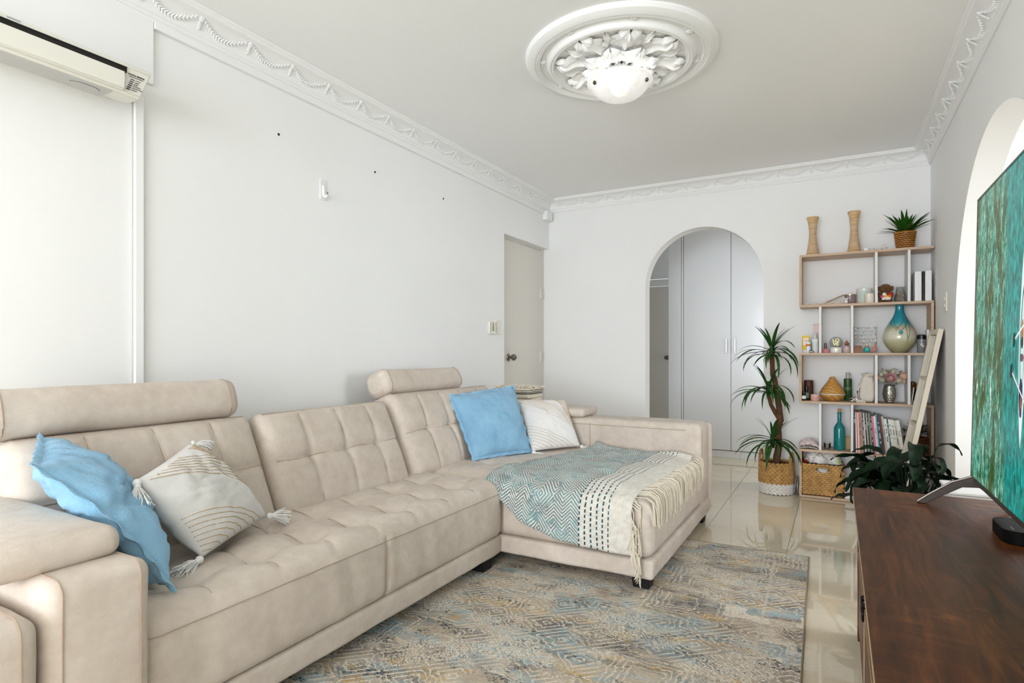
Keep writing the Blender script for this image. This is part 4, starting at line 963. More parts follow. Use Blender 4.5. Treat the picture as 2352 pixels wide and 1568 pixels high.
q.build('body', WHITEPL, wb, smooth=False, bev=.012); G().box(-.115, .065, -.125, .125, .50, .512).build('lid', WHITEPL, wb, smooth=False, bev=.004)

# ------------------------------------------------------------------ plants
def leafstrip(L, W, droop, up, n=9, fold=.25, twist=0):
    # leaf along +x starting at the origin, rising with 'up' then drooping
    g = G(); vs = []; fs = []; p = Vector((0, 0, 0)); a = up
    for i in range(n + 1):
        t = i / n; wd_ = W * (math.sin(pi * min(1, .12 + .88 * t)) ** .7 if t < 1 else 0) * (1 - .25 * t)
        tw = twist * t; sx = Vector((0, math.cos(tw), math.sin(tw)))
        nrm = Vector((-math.sin(a), 0, math.cos(a)))
        vs += [p + sx * wd_ + nrm * wd_ * fold, p, p - sx * wd_ + nrm * wd_ * fold]
        p = p + Vector((math.cos(a), 0, math.sin(a))) * (L / n); a -= droop / n * (.5 + t)
    for i in range(n):
        for k in range(2): fs.append((i * 3 + k, i * 3 + k + 1, i * 3 + 4 + k, i * 3 + 3 + k))
    g.add(vs, fs); return g
def leafmat(name, a, b, c):
    m, t, bs = custom(name); v = t.coord('Object'); n = t.noise(v, 9, 4, .6)
    t.l.new(t.ramp(n, [(.3, a), (.55, b), (.75, c)]), bs.inputs['Base Color']); bs.inputs['Roughness'].default_value = .5; bs.inputs['Specular IOR Level'].default_value = .25; return m
DRAC = leafmat('dracaena_leaf', '#17350f', '#27511c', '#5c7a32'); LILY = leafmat('lily_leaf', '#061207', '#0a1f0d', '#133017'); LILY.node_tree.nodes['Principled BSDF'].inputs['Specular IOR Level'].default_value = .12; AGAVE = leafmat('agave_leaf', '#143408', '#245410', '#3f7520')
BARK = mk('brown_bark', '#5f3d24', .75, var=.35, vs=22, bump=.8, bs=40, bd=.01)
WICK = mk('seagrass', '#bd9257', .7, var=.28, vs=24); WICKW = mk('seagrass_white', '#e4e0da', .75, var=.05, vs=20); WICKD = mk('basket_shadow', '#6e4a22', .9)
def braid_rows(rows, n, fr, wst=1.0, shape=None):
    # fr(z)->radius ; lumps laid like a braid: alternate tilt per row
    g = G()
    for ri, z in enumerate(rows):
        r, hgt = fr(z); w_ = pi * r / n * 1.25
        for k in range(n):
            a = 2 * pi * (k + (.5 if ri % 2 else 0)) / n; tilt = .42 if ri % 2 else -.42
            M = Matrix.Rotation(a, 4, 'Z') @ Matrix.Translation((r, 0, z)) @ Matrix.Rotation(tilt, 4, 'X')
            g.ell((0, 0, 0), (.009, w_ * 1.05, hgt * .72), None, 7, 5, m=M)
    return g
dp = thing('potted_dracaena', 'tall dracaena plant with brown trunk in two-tone woven basket', 'plant', (-.405, 4.852, 0))
rb = lambda z: (.112 + .008 * math.sin(pi * min(1, z / .24)), .0135)
rows = [.012 + .0155 * k for k in range(15)]
braid_rows(rows[:5], 24, rb).build('woven_base', WICKW, dp); braid_rows(rows[5:], 24, rb).build('woven_body', WICK, dp)
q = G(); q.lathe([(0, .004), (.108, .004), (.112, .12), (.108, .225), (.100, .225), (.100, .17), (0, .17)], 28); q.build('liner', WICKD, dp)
for a in (rad(165), rad(-15)):
    c = Vector((.113 * math.cos(a), .113 * math.sin(a), 0)); d = Vector((-math.sin(a), math.cos(a), 0)); q = G()
    for tw in (0, pi):
        q.tube([c + d * (.034 * math.cos(t)) + Vector((0, 0, .19 + .125 * math.sin(t) ** .7 if math.sin(t) > 0 else .19)) + Vector((.005 * math.cos(t * 9 + tw), .005 * math.sin(t * 9 + tw), 0)) for t in [pi * k / 20 for k in range(21)]], .0068, 6)
    q.build('handle', WICK, dp)
tp = [(.0, -.02, .15), (.003, -.02, .25), (.020, -.01, .37), (.012, -.01, .49), (.030, -.01, .55), (.018, 0, .66), (-.002, 0, .78), (-.008, 0, .84), (-.026, 0, .90), (-.030, 0, 1.03)]
q = G(); fine = []
for (a, b) in zip(tp, tp[1:]):
    for k in range(4): fine.append(Vector(a).lerp(Vector(b), k / 4) + Vector((.003 * noise.noise(Vector((a[2] * 30, k, 0))), 0, 0)))
fine.append(Vector(tp[-1])); q.tube(fine, [.027 - .010 * i / len(fine) + .003 * noise.noise(Vector((i * .7, 0, 0))) for i in range(len(fine))], 10); q.build('trunk', BARK, dp)
q = G(); q.tube([(.025, -.012, .555), (-.012, -.02, .62), (-.034, -.03, .665), (-.048, -.03, .725)], [.018, .016, .014, .015], 8); q.build('branch', BARK, dp)
DL = []
for k in range(10):
    L = R_.uniform(.28, .40); DL.append(leafstrip(L, R_.uniform(.012, .0165), R_.uniform(1.2, 2.6), R_.uniform(.0, .65)).mesh('leaf', ang=70, fixn=False)); DL[-1].materials.append(DRAC)
for k in range(4): DL.append(leafstrip(R_.uniform(.24, .33), .014, R_.uniform(.4, .9), 1.0).mesh('leaf', ang=70, fixn=False)); DL[-1].materials.append(DRAC)
def crown(base, n, nup, seed, spread=1.0, lean=0.0):
    r = random.Random(seed)
    for k in range(n):
        a = 2 * pi * k / n + r.uniform(-.2, .2); s = r.uniform(.8, 1.08) * spread
        if math.sin(a) > .2: s *= .42                          # wall behind keeps these short
        if math.cos(a) > .45 and math.sin(a) > -.5: a = -.8 + r.uniform(-.25, .2)      # bookshelf side pushes these forward
        M = Matrix.Translation(Vector(base) + Vector((0, 0, r.uniform(0, .07)))) @ Matrix.Rotation(a, 4, 'Z') @ Matrix.Rotation(r.uniform(-.25, .2), 4, 'X') @ Matrix.Scale(s, 4)
        sobj('leaf', DL[r.randrange(10)], dp, M)
    for k in range(nup):
        a = r.uniform(-pi, .2); M = Matrix.Translation(Vector(base) + Vector((0, 0, .04))) @ Matrix.Rotation(a, 4, 'Z') @ Matrix.Rotation(r.uniform(-.3, -.05), 4, 'Y') @ Matrix.Scale(r.uniform(.75, 1.0) * spread, 4); sobj('leaf', DL[10 + r.randrange(4)], dp, M)
    q = G(); q.tube([Vector(base) + Vector((0, 0, -.01)), Vector(base) + Vector((0, 0, .05)), Vector(base) + Vector((0, 0, .11))], [.013, .020, .010], 8); q.build('leaf_sheath', DRAC, dp)
crown((-.030, 0, 1.03), 36, 9, 1); crown((-.052, -.03, .735), 33, 8, 2, .95); crown((-.02, -.065, .355), 34, 8, 3, .95)
# peace lily on the floor behind the cabinet
pl = thing('peace_lily', 'dark green peace lily on the floor behind the walnut cabinet', 'plant', (.30, 3.46, 0))
q = G(); q.lathe([(0, .0005), (.10, .0005), (.125, .22), (.13, .23), (.115, .23), (.11, .19), (0, .19)], 28); q.build('pot', mk('charcoal_pot', '#2a2a2a', .5), pl)
def broad(L, W, droop, up, n=14):
    g = G(); vs = []; fs = []; p = Vector((0, 0, 0)); a = up; K = 5
    for i in range(n + 1):
        t = i / n; wd_ = W * math.sin(pi * min(1, (t * .985 + .01) ** .72)) ** .95
        nrm = Vector((-math.sin(a), 0, math.cos(a)))
        for k in range(K): s = (k - 2) / 2; vs.append(p + Vector((0, 1, 0)) * wd_ * s + nrm * (wd_ * .42 * abs(s) + .004 * math.sin(t * 14 + k)))
        p = p + Vector((math.cos(a), 0, math.sin(a))) * (L / n); a -= droop / n
    for i in range(n):
        for k in range(K - 1): fs.append((i * K + k, i * K + k + 1, (i + 1) * K + k + 1, (i + 1) * K + k))
    g.add(vs, fs); me = g.mesh('leaf', ang=70, fixn=False); me.materials.append(LILY); return me
BL = [broad(R_.uniform(.16, .22), R_.uniform(.030, .044), R_.uniform(1.0, 2.3), R_.uniform(.1, .7)) for k in range(8)]
r = random.Random(21)
lv = []
for k in range(78):
    a = 2 * pi * k / 78 * 11 + r.uniform(-.3, .3); s = r.uniform(.15, 1); rad0 = .02 + .13 * s; z = .545 - .15 * s + r.uniform(-.12, .035)
    e = Vector((rad0 * math.cos(a) * 1.25, rad0 * math.sin(a), z)); 
    e.x = max(-.16, min(.13, e.x))
    lv.append((a, e))
for k, (u_, z, aa) in enumerate(((.12, .60, 0.2), (.06, .585, 1.2), (-.10, .55, 2.7), (-.15, .50, 3.2), (.03, .60, -1.5), (-.03, .575, -1.9), (.10, .55, -.9), (-.13, .53, -2.6))):
    lv.append((aa, Vector((u_, -.03 * k % .1, z))))
for a, e in lv:
    sc = r.uniform(.8, 1.1) * (.62 if math.cos(a) > .2 else 1.0)
    q = G(); q.tube([(e.x * .15, e.y * .15, .19), (e.x * .55, e.y * .55, e.z * .72), e], [.004, .0032, .0026], 5); st = q.build('stalk', LILY, pl)
    sobj('leaf', BL[r.randrange(8)], pl, Matrix.Translation(e) @ Matrix.Rotation(a, 4, 'Z') @ Matrix.Rotation(r.uniform(-.3, .3), 4, 'X') @ Matrix.Scale(sc, 4))

# ------------------------------------------------------------------ leaning mirror
MF = mk('cream_painted_wood', '#e6dcc8', .5); MIR = mk('mirror_glass', '#dfe4e4', .01, 1)
mi = thing('leaning_mirror', 'tall cream window-pane mirror leaning against the right wall', 'mirror', (.328, 4.372, .003)); mi.rotation_euler = (0, rad(10.6), 0)
HM, WM = 1.225, .385
for y in (0, WM - .032): G().box(-.014, .014, y, y + .032, 0, HM).build('rail', MF, mi, smooth=False, bev=.003)
for z in (0, .30, .60, .90, HM - .034): 
    wbar = .034 if z in (0, HM - .034) else .018
    G().box(-.012, .012, .032, WM - .032, z, z + wbar).build('crossbar', MF, mi, smooth=False, bev=.002)
G().box(.008, .0135, .01, WM - .01, .01, HM - .01).build('backing', mk('backing_board', '#8a7560', .8), mi, smooth=False)
zz = [.034, .30, .60, .90, HM - .034]
for k in range(4):
    G().box(.004, .0078, .032, WM - .032, zz[k] + (.018 if k else 0), zz[k + 1]).build('pane', MIR, mi, smooth=False)
# ------------------------------------------------------------------ bookshelf
SY0, SY1 = 4.782, 5.018
sh = thing('zigzag_bookshelf', 'open staggered oak and white bookshelf against the back wall', 'bookshelf', (.165, 4.9, 0))
ZT = [.018, .354, .708, 1.060, 1.411, 1.778]; BT = .017
for i, z in enumerate(ZT):
    G().box(-.244, .566, SY0, SY1, z - BT + (.001 if i == 0 else 0), z).build('board', OAK, sh, world=True, smooth=False, bev=.001)
def panel(x, row, mat=OAK, wdt=.016): return G().box(x - wdt / 2, x + wdt / 2, SY0 + (.0 if mat is OAK else .001), SY1, ZT[row], ZT[row + 1] - BT).build('panel' if mat is OAK else 'divider', mat, sh, world=True, smooth=False, bev=.001)
for row in (4, 2, 0): panel(-.236, row); panel(.238, row, SHELFWHITE); panel(.428, row, SHELFWHITE)
for row in (3, 1): panel(.558, row); panel(-.108, row, SHELFWHITE); panel(.092, row, SHELFWHITE)
E_ = .0006
def at(name, label, cat, x, row, y=4.88, rz=0, group=None): return thing(name, label, cat, (x, y, ZT[row] + E_), rz, group)
# --- top: candlesticks, cable, potted agave
CWOOD = mk('carved_pale_wood', '#cba87c', .6, var=.25, vs=14, stretch=(1, 1, 6)); CWASH = mk('whitewashed_groove', '#e2d6c4', .7, var=.1, vs=30)
def candlestick(x, h, lab):
    t = at('candlestick', lab, 'candlestick', x, 5, 4.885, 0, 'turned wooden candlesticks')
    f = lambda q: .0225 + (.0235 * ((.58 - q) / .58) ** 1.5 if q < .58 else .0195 * ((q - .58) / .42) ** 1.7)
    pr = [(0, 0), (.046, 0), (.046, h * .05)]; N = 19
    gr = G()
    for k in range(N):
        a = .07 + .73 * k / N; b = .07 + .73 * (k + .72) / N; pr += [(f(a) , h * a), (f(a) + .0022, h * (a + .006)), (f(b) + .0022, h * (b - .006)), (f(b), h * b), (f(b) - .001, h * (b + .004))]
        gr.lathe([(f(b) - .0006, h * (b + .000)), (f(b) + .0016, h * (b + .003)), (f(b) + .0016, h * (b + .009)), (f(b) - .0006, h * (b + .012))], 20, cap0=False, cap1=False)
    pr += [(f(.82), h * .82), (f(.87), h * .87), (f(.92), h * .92), (.0405, h * .955), (.042, h * .975), (.0415, h), (.034, h), (.032, h * .985), (0, h * .985)]
    g = G(); g.lathe(pr, 24); g.build('body', CWOOD, t, ang=30); gr.build('white_groove', CWASH, t)
candlestick(-.159, .290, 'shorter turned wooden candlestick at the left end of shelf top'); candlestick(.107, .302, 'taller turned wooden candlestick near middle of shelf top')
t = at('charging_cable', 'white coiled charging cable with plug on the shelf top', 'cable', .24, 5, 4.87)
q = G(); q.box(-.075, -.045, -.02, .02, 0, .028); q.build('plug', WHITEPL, t, smooth=False, bev=.004)
q = G(); q.tube([(-.045 + .012 * math.cos(k * .7) + .008 * k * .35, .025 * math.sin(k * .7), .006 + .016 * abs(math.sin(k * .23))) for k in range(44)], .0026, 6); q.tube([(0, 0, .01), (.04, -.01, .045), (.055, 0, .05), (.06, .005, .03), (.065, .0, .004)], .0026, 6); q.build('cord', WHITEPL, t)
def wovenpot(t, r0, r1, h, n, rows, mat, dark):
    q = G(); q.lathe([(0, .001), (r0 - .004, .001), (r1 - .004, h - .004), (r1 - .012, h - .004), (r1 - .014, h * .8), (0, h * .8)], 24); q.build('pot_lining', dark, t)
    q = G()
    for i in range(rows):
        z = h * (i + .5) / rows; r_ = r0 + (r1 - r0) * z / h
        for k in range(n):
            a = 2 * pi * (k + .5 * (i % 2)) / n; q.ell((0, 0, 0), (.0045, pi * r_ / n * 1.15, h / rows * .5), None, 6, 4, m=Matrix.Rotation(a, 4, 'Z') @ Matrix.Translation((r_, 0, z)))
    q.build('woven_wall', mat, t)
    q = G(); q.tube([(r1 * math.cos(2 * pi * k / 28), r1 * math.sin(2 * pi * k / 28), h) for k in range(28)], .0048, 6, closed=True); q.build('rim', mat, t)
RAT = mk('rattan', '#a9702e', .45, var=.3, vs=30); RATD = mk('rattan_dark', '#4d2f10', .8)
t = at('potted_agave', 'small spiky green agave in a round rattan pot', 'plant', .413, 5, 4.885); wovenpot(t, .050, .064, .118, 16, 9, RAT, RATD)
for k in range(46):
    L = R_.uniform(.14, .205); q = leafstrip(L, R_.uniform(.010, .015), R_.uniform(.2, .7), R_.uniform(.15, 1.0) if k % 5 else 1.2, 6, .3)
    a = 2 * pi * k / 46 * 7 + R_.uniform(-.2, .2); sc = .6 if math.sin(a) > .4 else 1.0
    me = q.mesh('leaf', ang=70, fixn=False); me.materials.append(AGAVE); sobj('leaf', me, t, Matrix.Translation((.012 * math.cos(a), .012 * math.sin(a), .108)) @ Matrix.Rotation(a, 4, 'Z') @ Matrix.Scale(sc, 4))
# --- row 4 (upper compartments)
t = at('wooden_strip', 'slim wooden strip propped at an angle on upper shelf', 'strip', -.035, 4, 4.90)
q = G(); q.box(-.085, .085, -.012, .012, -.005, .005); o = q.build('strip', mk('driftwood', '#a58a6c', .6, var=.15), t, smooth=False, bev=.001); o.location = (0, 0, .036); o.rotation_euler = (0, rad(-24), 0)
t = at('bead_garland', 'string of pale wooden beads lying on the upper shelf', 'beads', -.11, 4, 4.80)
BEAD = mk('pale_wood_bead', '#ddcfbc', .6)
bead = G(); bead.ell((0, 0, 0), .0062, None, 8, 6); bead = bead.mesh('bead'); bead.materials.append(BEAD)
for k in range(24): sobj('bead', bead, t, Matrix.Translation((-.085 + .0098 * k, .010 * math.sin(k * .55), .0064 + (.004 if k % 5 == 2 else 0))))
t = at('figurine', 'tiny white shell figurine in front of mauve candle jar', 'figurine', .055, 4, 4.815)
q = G(); q.ell((0, 0, .013), (.014, .012, .013), None, 10, 7); q.ell((.002, -.004, .031), (.011, .010, .010), None, 10, 7); q.ell((-.009, -.003, .038), (.004, .003, .006), None, 6, 5); q.ell((.012, -.003, .038), (.004, .003, .006), None, 6, 5); q.build('body', mk('white_ceramic', '#e9e2da', .35), t)
q = G(); q.ell((-.003, -.0145, .033), .0017, None, 6, 4); q.ell((.007, -.0145, .033), .0017, None, 6, 4); q.build('eyes', BLACKPL, t)
def thin_glass(name, tint, k):
    m = bpy.data.materials.new(name); m.use_nodes = True; tt = NT(m); tt.n.remove(tt.n['Principled BSDF']); tr_ = tt.new('ShaderNodeBsdfTransparent'); tr_.inputs[0].default_value = (*lin(tint), 1)
    gl_ = tt.new('ShaderNodeBsdfGlossy'); gl_.inputs['Roughness'].default_value = .03; lw = tt.new('ShaderNodeLayerWeight'); lw.inputs[0].default_value = k; mx = tt.new('ShaderNodeMixShader')
    tt.l.new(lw.outputs['Facing'], mx.inputs[0]); tt.l.new(tr_.outputs[0], mx.inputs[1]); tt.l.new(gl_.outputs[0], mx.inputs[2]); tt.l.new(mx.outputs[0], tt.n['Material Output'].inputs[0]); return m
GLASS = thin_glass('clear_glass', '#f2f4f3', .25)

def jar(name, label, x, row, y, r, h, wax, lid=None, cat='candle', band=None):
    t = at(name, label, cat, x, row, y); q = G(); q.lathe([(0, 0), (r * .94, 0), (r, .004), (r, h - .002), (r - .003, h), (r - .004, h - .004), (r - .004, h * .86), (0, h * .86)], 28); q.build('jar', wax, t)
    if lid: q = G(); q.lathe([(0, h - .001), (r + .002, h - .001), (r + .002, h + .006), (r * .8, h + .009), (0, h + .009)], 28); q.build('lid', lid, t)
    else: q = G(); q.tube([(0, 0, h * .86), (.001, 0, h * .86 + .008)], .0012, 5); q.build('wick', BLACKMT, t)
    if band:
        q = G(); K = 20; R2 = r + .0006
        for k in range(K): 
            a = -pi / 2 + (k - K / 2) / K * 1.5; b = -pi / 2 + (k + 1 - K / 2) / K * 1.5; sa = math.sqrt(max(0, 1 - ((k - K / 2) / (K / 2)) ** 2)); sb = math.sqrt(max(0, 1 - ((k + 1 - K / 2) / (K / 2)) ** 2)); c, s = h * .52, r * .72
            q.add([(R2 * math.cos(a), R2 * math.sin(a), c - s * sa), (R2 * math.cos(b), R2 * math.sin(b), c - s * sb), (R2 * math.cos(b), R2 * math.sin(b), c + s * sb), (R2 * math.cos(a), R2 * math.sin(a), c + s * sa)], [(0, 1, 2, 3)])
        q.build('label', band, t)
    return t
jar('candle_jar', 'mauve candle jar with silver lid on upper shelf', .082, 4, 4.885, .036, .064, mk('mauve_glass', '#8d767a', .2), mk('pewter_lid', '#b3a892', .3, .8))
jar('candle_jar', 'large pale candle jar with mint oval label on upper shelf', .170, 4, 4.90, .050, .110, mk('milky_glass', '#dcdbd4', .12), None, band=mk('mint_label', '#c2d3c9', .5))
jar('candle_jar', 'small cream candle glass in front of the large pale jar', .198, 4, 4.825, .030, .068, mk('cream_wax', '#e6dccf', .25))
# teddy bear
FUR = mk('brown_plush', '#7a5433', .95, var=.25, vs=60, bump=1.0, bs=130, bd=.006)
t = at('teddy_bear', 'brown plush teddy bear holding flowers on upper shelf', 'toy', .297, 4, 4.875)
q = G(); q.ell((0, 0, .044), (.040, .032, .045), None, 18, 12); q.build('body', FUR, t)
q = G(); q.ell((0, -.004, .100), (.038, .032, .033), None, 18, 12); hd = q.build('head', FUR, t)
for s in (-1, 1):
    q = G(); q.ell((s * .037, 0, .100), (.012, .009, .019), Euler((0, s * .3, 0)), 10, 7); q.build('ear', FUR, hd); q = G(); q.ell((s * .013, -.034, .108), .0032, None, 8, 6); q.build('eye', BLACKPL, hd)
    q = G(); q.tube([(s * .034, -.008, .066), (s * .036, -.030, .048), (s * .016, -.042, .042)], [.013, .012, .011], 8); q.build('arm', FUR, t); q = G(); q.ell((s * .026, -.022, .015), (.016, .024, .014), None, 10, 7); q.build('leg', FUR, t)
q = G(); q.ell((0, -.034, .092), (.015, .010, .012), None, 12, 8); q.build('muzzle', FUR, hd); q = G(); q.ell((0, -.044, .097), (.006, .004, .0045), None, 8, 6); q.build('nose', BLACKPL, hd)
FL = {'pink_felt': '#e2519a', 'yellow_felt': '#f0bd2d', 'orange_felt': '#ef7a3a', 'red_felt': '#c8282d', 'white_felt': '#f2efe8'}
for nm, x, z in (('pink_felt', -.021, .040), ('yellow_felt', 0, .043), ('orange_felt', .022, .042), ('red_felt', .026, .056), ('white_felt', -.010, .057), ('white_felt', .006, .028), ('white_felt', -.014, .028), ('white_felt', .018, .029)):
    q = G()
    for k in range(6): a = 2 * pi * k / 6; q.ell((x + .007 * math.cos(a), -.054, z + .007 * math.sin(a)), (.0055, .003, .0055), None, 6, 4)
    q.ell((x, -.057, z), .004, None, 6, 4); q.build('flower', mk(nm, FL[nm], .9), t)
# shell vase
t = at('shell_vase', 'clear glass vase filled with shells beside the teddy bear', 'vase', .384, 4, 4.875)
pr = [(0, .002), (.030, .002), (.036, .010), (.037, .030), (.030, .062), (.024, .082), (.025, .108)]
q = G(); q.lathe([(0, 0)] + pr[1:], 24, cap1=False); q.build('glass', GLASS, t, solid=.0015)
SHM = [mk('shell_pink', '#d9b7a3', .5), mk('shell_white', '#ece4da', .5), mk('shell_tan', '#c3a184', .5)]
sr = random.Random(4)
for k in range(54):
    z = .010 + .066 * (k / 54); rr_ = .030 - max(0, z - .03) * .2 - .006; a = sr.uniform(0, 2 * pi); s = sr.uniform(.5, 1)
    q = G(); q.ell((0, 0, 0), (sr.uniform(.005, .008), sr.uniform(.004, .006), .004), None, 6, 4); me = q.mesh('shell'); me.materials.append(SHM[k % 3]); sobj('shell', me, t, Matrix.Translation((rr_ * s * math.cos(a), rr_ * s * math.sin(a), z)) @ Euler((sr.uniform(0, 3), sr.uniform(0, 3), 0)).to_matrix().to_4x4())
# binders
def binder(label, x0, x1, h, mat, lean=0):
    t = at('ring_binder', label, 'binder', (x0 + x1) / 2, 4, 4.895, 0, 'binders on the upper shelf'); w_ = (x1 - x0) / 2
    q = G(); q.box(-w_, -w_ + .003, -.10, .10, 0, h); q.box(w_ - .003, w_, -.10, .10, 0, h); q.box(-w_, w_, -.10, -.097, 0, h); q.build('cover', mat, t, smooth=False, bev=.0008)
    q = G(); q.box(-w_ + .004, w_ - .004, -.093, .095, .004, h - .006); q.build('pages', WHITE, t, smooth=False); t.rotation_euler.y = lean; return t
binder('white ring binder on upper shelf nearest the divider', .458, .500, .200, WHITEPL); binder('thin black binder squeezed between the two white binders', .503, .513, .200, BLACKPL); binder('white ring binder at the right end of upper shelf', .517, .556, .202, WHITEPL)
# --- row 3
def bottle(name, label, cat, x, row, y, pr, mat, cap=None, capm=None, lab=None, labm=None, n=20, sy=1.0, group=None):
    t = at(name, label, cat, x, row, y, 0, group); q = G(); q.lathe(pr, n, sy=sy); q.build('body', mat, t, ang=32)
    if cap: q = G(); q.lathe(cap, n, sy=1.0 if sy == 1 else .8); q.build('cap', capm, t, ang=32)
    if lab:
        r_, z0, z1 = lab; q = G(); q.lathe([(r_, z0), (r_, z1)], n, cap0=False, cap1=False, sy=sy); q.build('label', labm, t)
    return t
t = at('sunscreen_tube', 'yellow and white sunscreen tube at open end of shelf', 'tube', -.205, 3, 4.86)
q = G(); q.grid(lambda u, v: ((.026 - .002 * v) * math.cos(2 * pi * u), (.016 * (1 - v) + .001) * math.sin(2 * pi * u), .022 + .105 * v), 20, 6, closeu=True); q.build('tube', mk('yellow_plastic', '#e8c23c', .4), t)
q = G(); q.lathe([(0, 0), (.017, 0), (.017, .022), (.014, .024), (0, .024)], 16); q.build('cap', WHITEPL, t)
q = G(); q.box(-.016, .020, -.0165, -.0125, .055, .108); q.build('label', mk('white_orange_print', '#f0e9df', .5), t, smooth=False); text('lettering', '500', .020, mk('orange_print', '#e07a3a', .5), t, basis((1, 0, 0), (0, 0, 1), (0, -1, 0), (.002, -.0168, .090)))
bottle('lotion_tube', 'small white tube with orange band at open shelf end', 'tube', -.186, 3, 4.815, [(0, .018), (.015, .018), (.016, .03), (.016, .075), (.004, .080), (0, .080)], WHITEPL, [(0, 0), (.013, 0), (.013, .018), (0, .018)], WHITEPL, (.0163, .048, .064), mk('orange_band', '#e0762a', .5))
bottle('blue_bottle', 'sky blue bottle behind tubes at open shelf end', 'bottle', -.158, 3, 4.91, [(0, 0), (.020, 0), (.021, .07), (.012, .080), (0, .080)], mk('sky_blue_plastic', '#4fb0d4', .35), [(0, .08), (.012, .08), (.012, .095), (0, .095)], mk('sky_cap', '#a5dcef', .3))
t = at('small_box', 'little dark box standing before the spray bottle', 'box', -.166, 3, 4.80); G().box(-.014, .014, -.012, .012, 0, .016).build('box', mk('charcoal_card', '#37383c', .6), t, smooth=False, bev=.001); G().box(-.010, .010, -.0125, -.0118, .004, .012).build('label', GREYPL, t, smooth=False)
t = at('tall_box', 'tall pale pink carton behind the white spray bottle', 'box', -.138, 3, 4.955); G().box(-.022, .022, -.018, .018, 0, .215).build('carton', mk('pale_pink_card', '#e7cfc8', .6), t, smooth=False, bev=.0008); G().box(-.022, .022, -.0185, .0185, .206, .216).build('flap', mk('pale_pink_flap', '#dcc3bb', .6), t, smooth=False)
bottle('spray_bottle', 'white spray bottle with clear cap on open shelf end', 'bottle', -.1425, 3, 4.86, [(0, 0), (.021, 0), (.022, .004), (.022, .095), (.018, .102), (.010, .105), (.010, .112), (0, .112)], mk('frosted_white', '#e8eae8', .3), [(0, .106), (.013, .106), (.013, .142), (.010, .148), (0, .148)], mk('cloudy_cap', '#c9cdcb', .2), (.0223, .03, .08), mk('pale_label', '#dfe6e2', .5))
# nail polish, snow globe, perfume
bottle('perfume_bottle', 'squat pink perfume bottle with dark cap beside snow globe', 'bottle', -.076, 3, 4.85, [(0, 0), (.022, 0), (.027, .008), (.027, .014), (.018, .026), (.009, .030), (0, .030)], mk('pink_glass', '#d98e95', .12, coat=.5), [(0, .03), (.009, .03), (.009, .05), (.008, .072), (0, .072)], mk('smoked_cap', '#5a4a48', .2))
t = at('snow_globe', 'snow globe with gold LOVE letters and white base', 'snow globe', -.008, 3, 4.87)
q = G(); q.lathe([(0, 0), (.040, 0), (.041, .004), (.038, .036), (.034, .040), (0, .040)], 28); q.build('base', mk('gloss_white', '#ece9e6', .25), t)
q = G(); q.ell((0, 0, .074), .044, None, 28, 18); q.build('globe', GLASS, t)
q = G(); q.ell((0, .030, .074), (.030, .004, .030), None, 20, 8); q.build('backdrop', mk('globe_grey', '#c4c2ba', .5), t)
GL = mk('pale_gold', '#d9c47c', .35, .6)
for s, z in (('LO', .090), ('VE', .062)): text('letters', s, .034, GL, t, basis((1, 0, 0), (0, 0, 1), (0, -1, 0), (0, -.008, z)), .003)
q = G(); hp = [(.0085 * 16 * math.sin(a) ** 3 / 16, .0085 * (13 * math.cos(a) - 5 * math.cos(2 * a) - 2 * math.cos(3 * a) - math.cos(4 * a)) / 16) for a in [2 * pi * k / 24 for k in range(24)]]; q.prism(hp, -.0415, -.038, 'y'); o = q.build('heart', GOLD, t); o.location = (0, 0, .021)
bottle('perfume_bottle', 'rose perfume bottle with copper cap right of snow globe', 'bottle', .060, 3, 4.86, [(0, 0), (.022, 0), (.024, .004), (.024, .040), (.016, .050), (.008, .054), (0, .054)], mk('blush_glass', '#cdb3ae', .1, coat=.5), [(0, .054), (.011, .054), (.015, .062), (.012, .074), (.005, .080), (.006, .086), (0, .090)], COPPER)
o = bpy.context.scene.objects[-1] if False else None
# earring stand
t = at('earring_stand', 'clear acrylic earring stand crowded with jewellery', 'jewellery stand', .175, 3, 4.895); ACR = thin_glass('acrylic', '#e8ecec', .35); PINKB = mk('pink_bar', '#dcb3a8', .5)
for x in (-.070, .070): q = G(); q.box(x - .003, x + .003, -.004, .004, 0, .19); q.build('upright', ACR, t, smooth=False)
q = G(); q.box(-.075, .075, -.035, .035, 0, .004); q.build('base_plate', ACR, t, smooth=False)
er = random.Random(5); JM = [GOLD, mk('turquoise_gem', '#3fa7a8', .2), mk('pearl', '#efe6dc', .25), COPPER, mk('rose_gem', '#c9898a', .25), CHROME]
for k in range(6):
    z = .180 - k * .027; q = G(); q.box(-.07, .07, -.0025, .0025, z - .002, z + .002); q.build('bar', PINKB if k == 5 else ACR, t, smooth=False)
    for j in range(8):
        x = -.062 + .0177 * j + er.uniform(-.003, .003); d = er.uniform(.004, .018 if k else .006); q = G(); q.tube([(x, -.004, z), (x, -.005, z - d * .5)], .0006, 4)
        s = er.uniform(.002, .0058)
        if er.random() < .3: q.tube([(x + s * 1.5 * math.sin(a), -.006, z - d - s * math.cos(a)) for a in [2 * pi * m_ / 10 for m_ in range(10)]], .0009, 4, closed=True)
        else: q.ell((x, -.006, z - d), (s, s * .6, s * 1.2), None, 8, 5)
        q.build('earring', JM[er.randrange(6)], t)
t = at('wooden_box', 'small reddish wooden box in front of earring stand', 'box', .126, 3, 4.825); G().box(-.026, .026, -.02, .02, 0, .040).build('body', mk('red_cedar', '#8a5636', .5, var=.2, vs=20), t, smooth=False, bev=.001); G().box(-.0265, .0265, -.0205, .0205, .041, .050).build('lid', mk('red_cedar', '', .5), t, smooth=False, bev=.001)
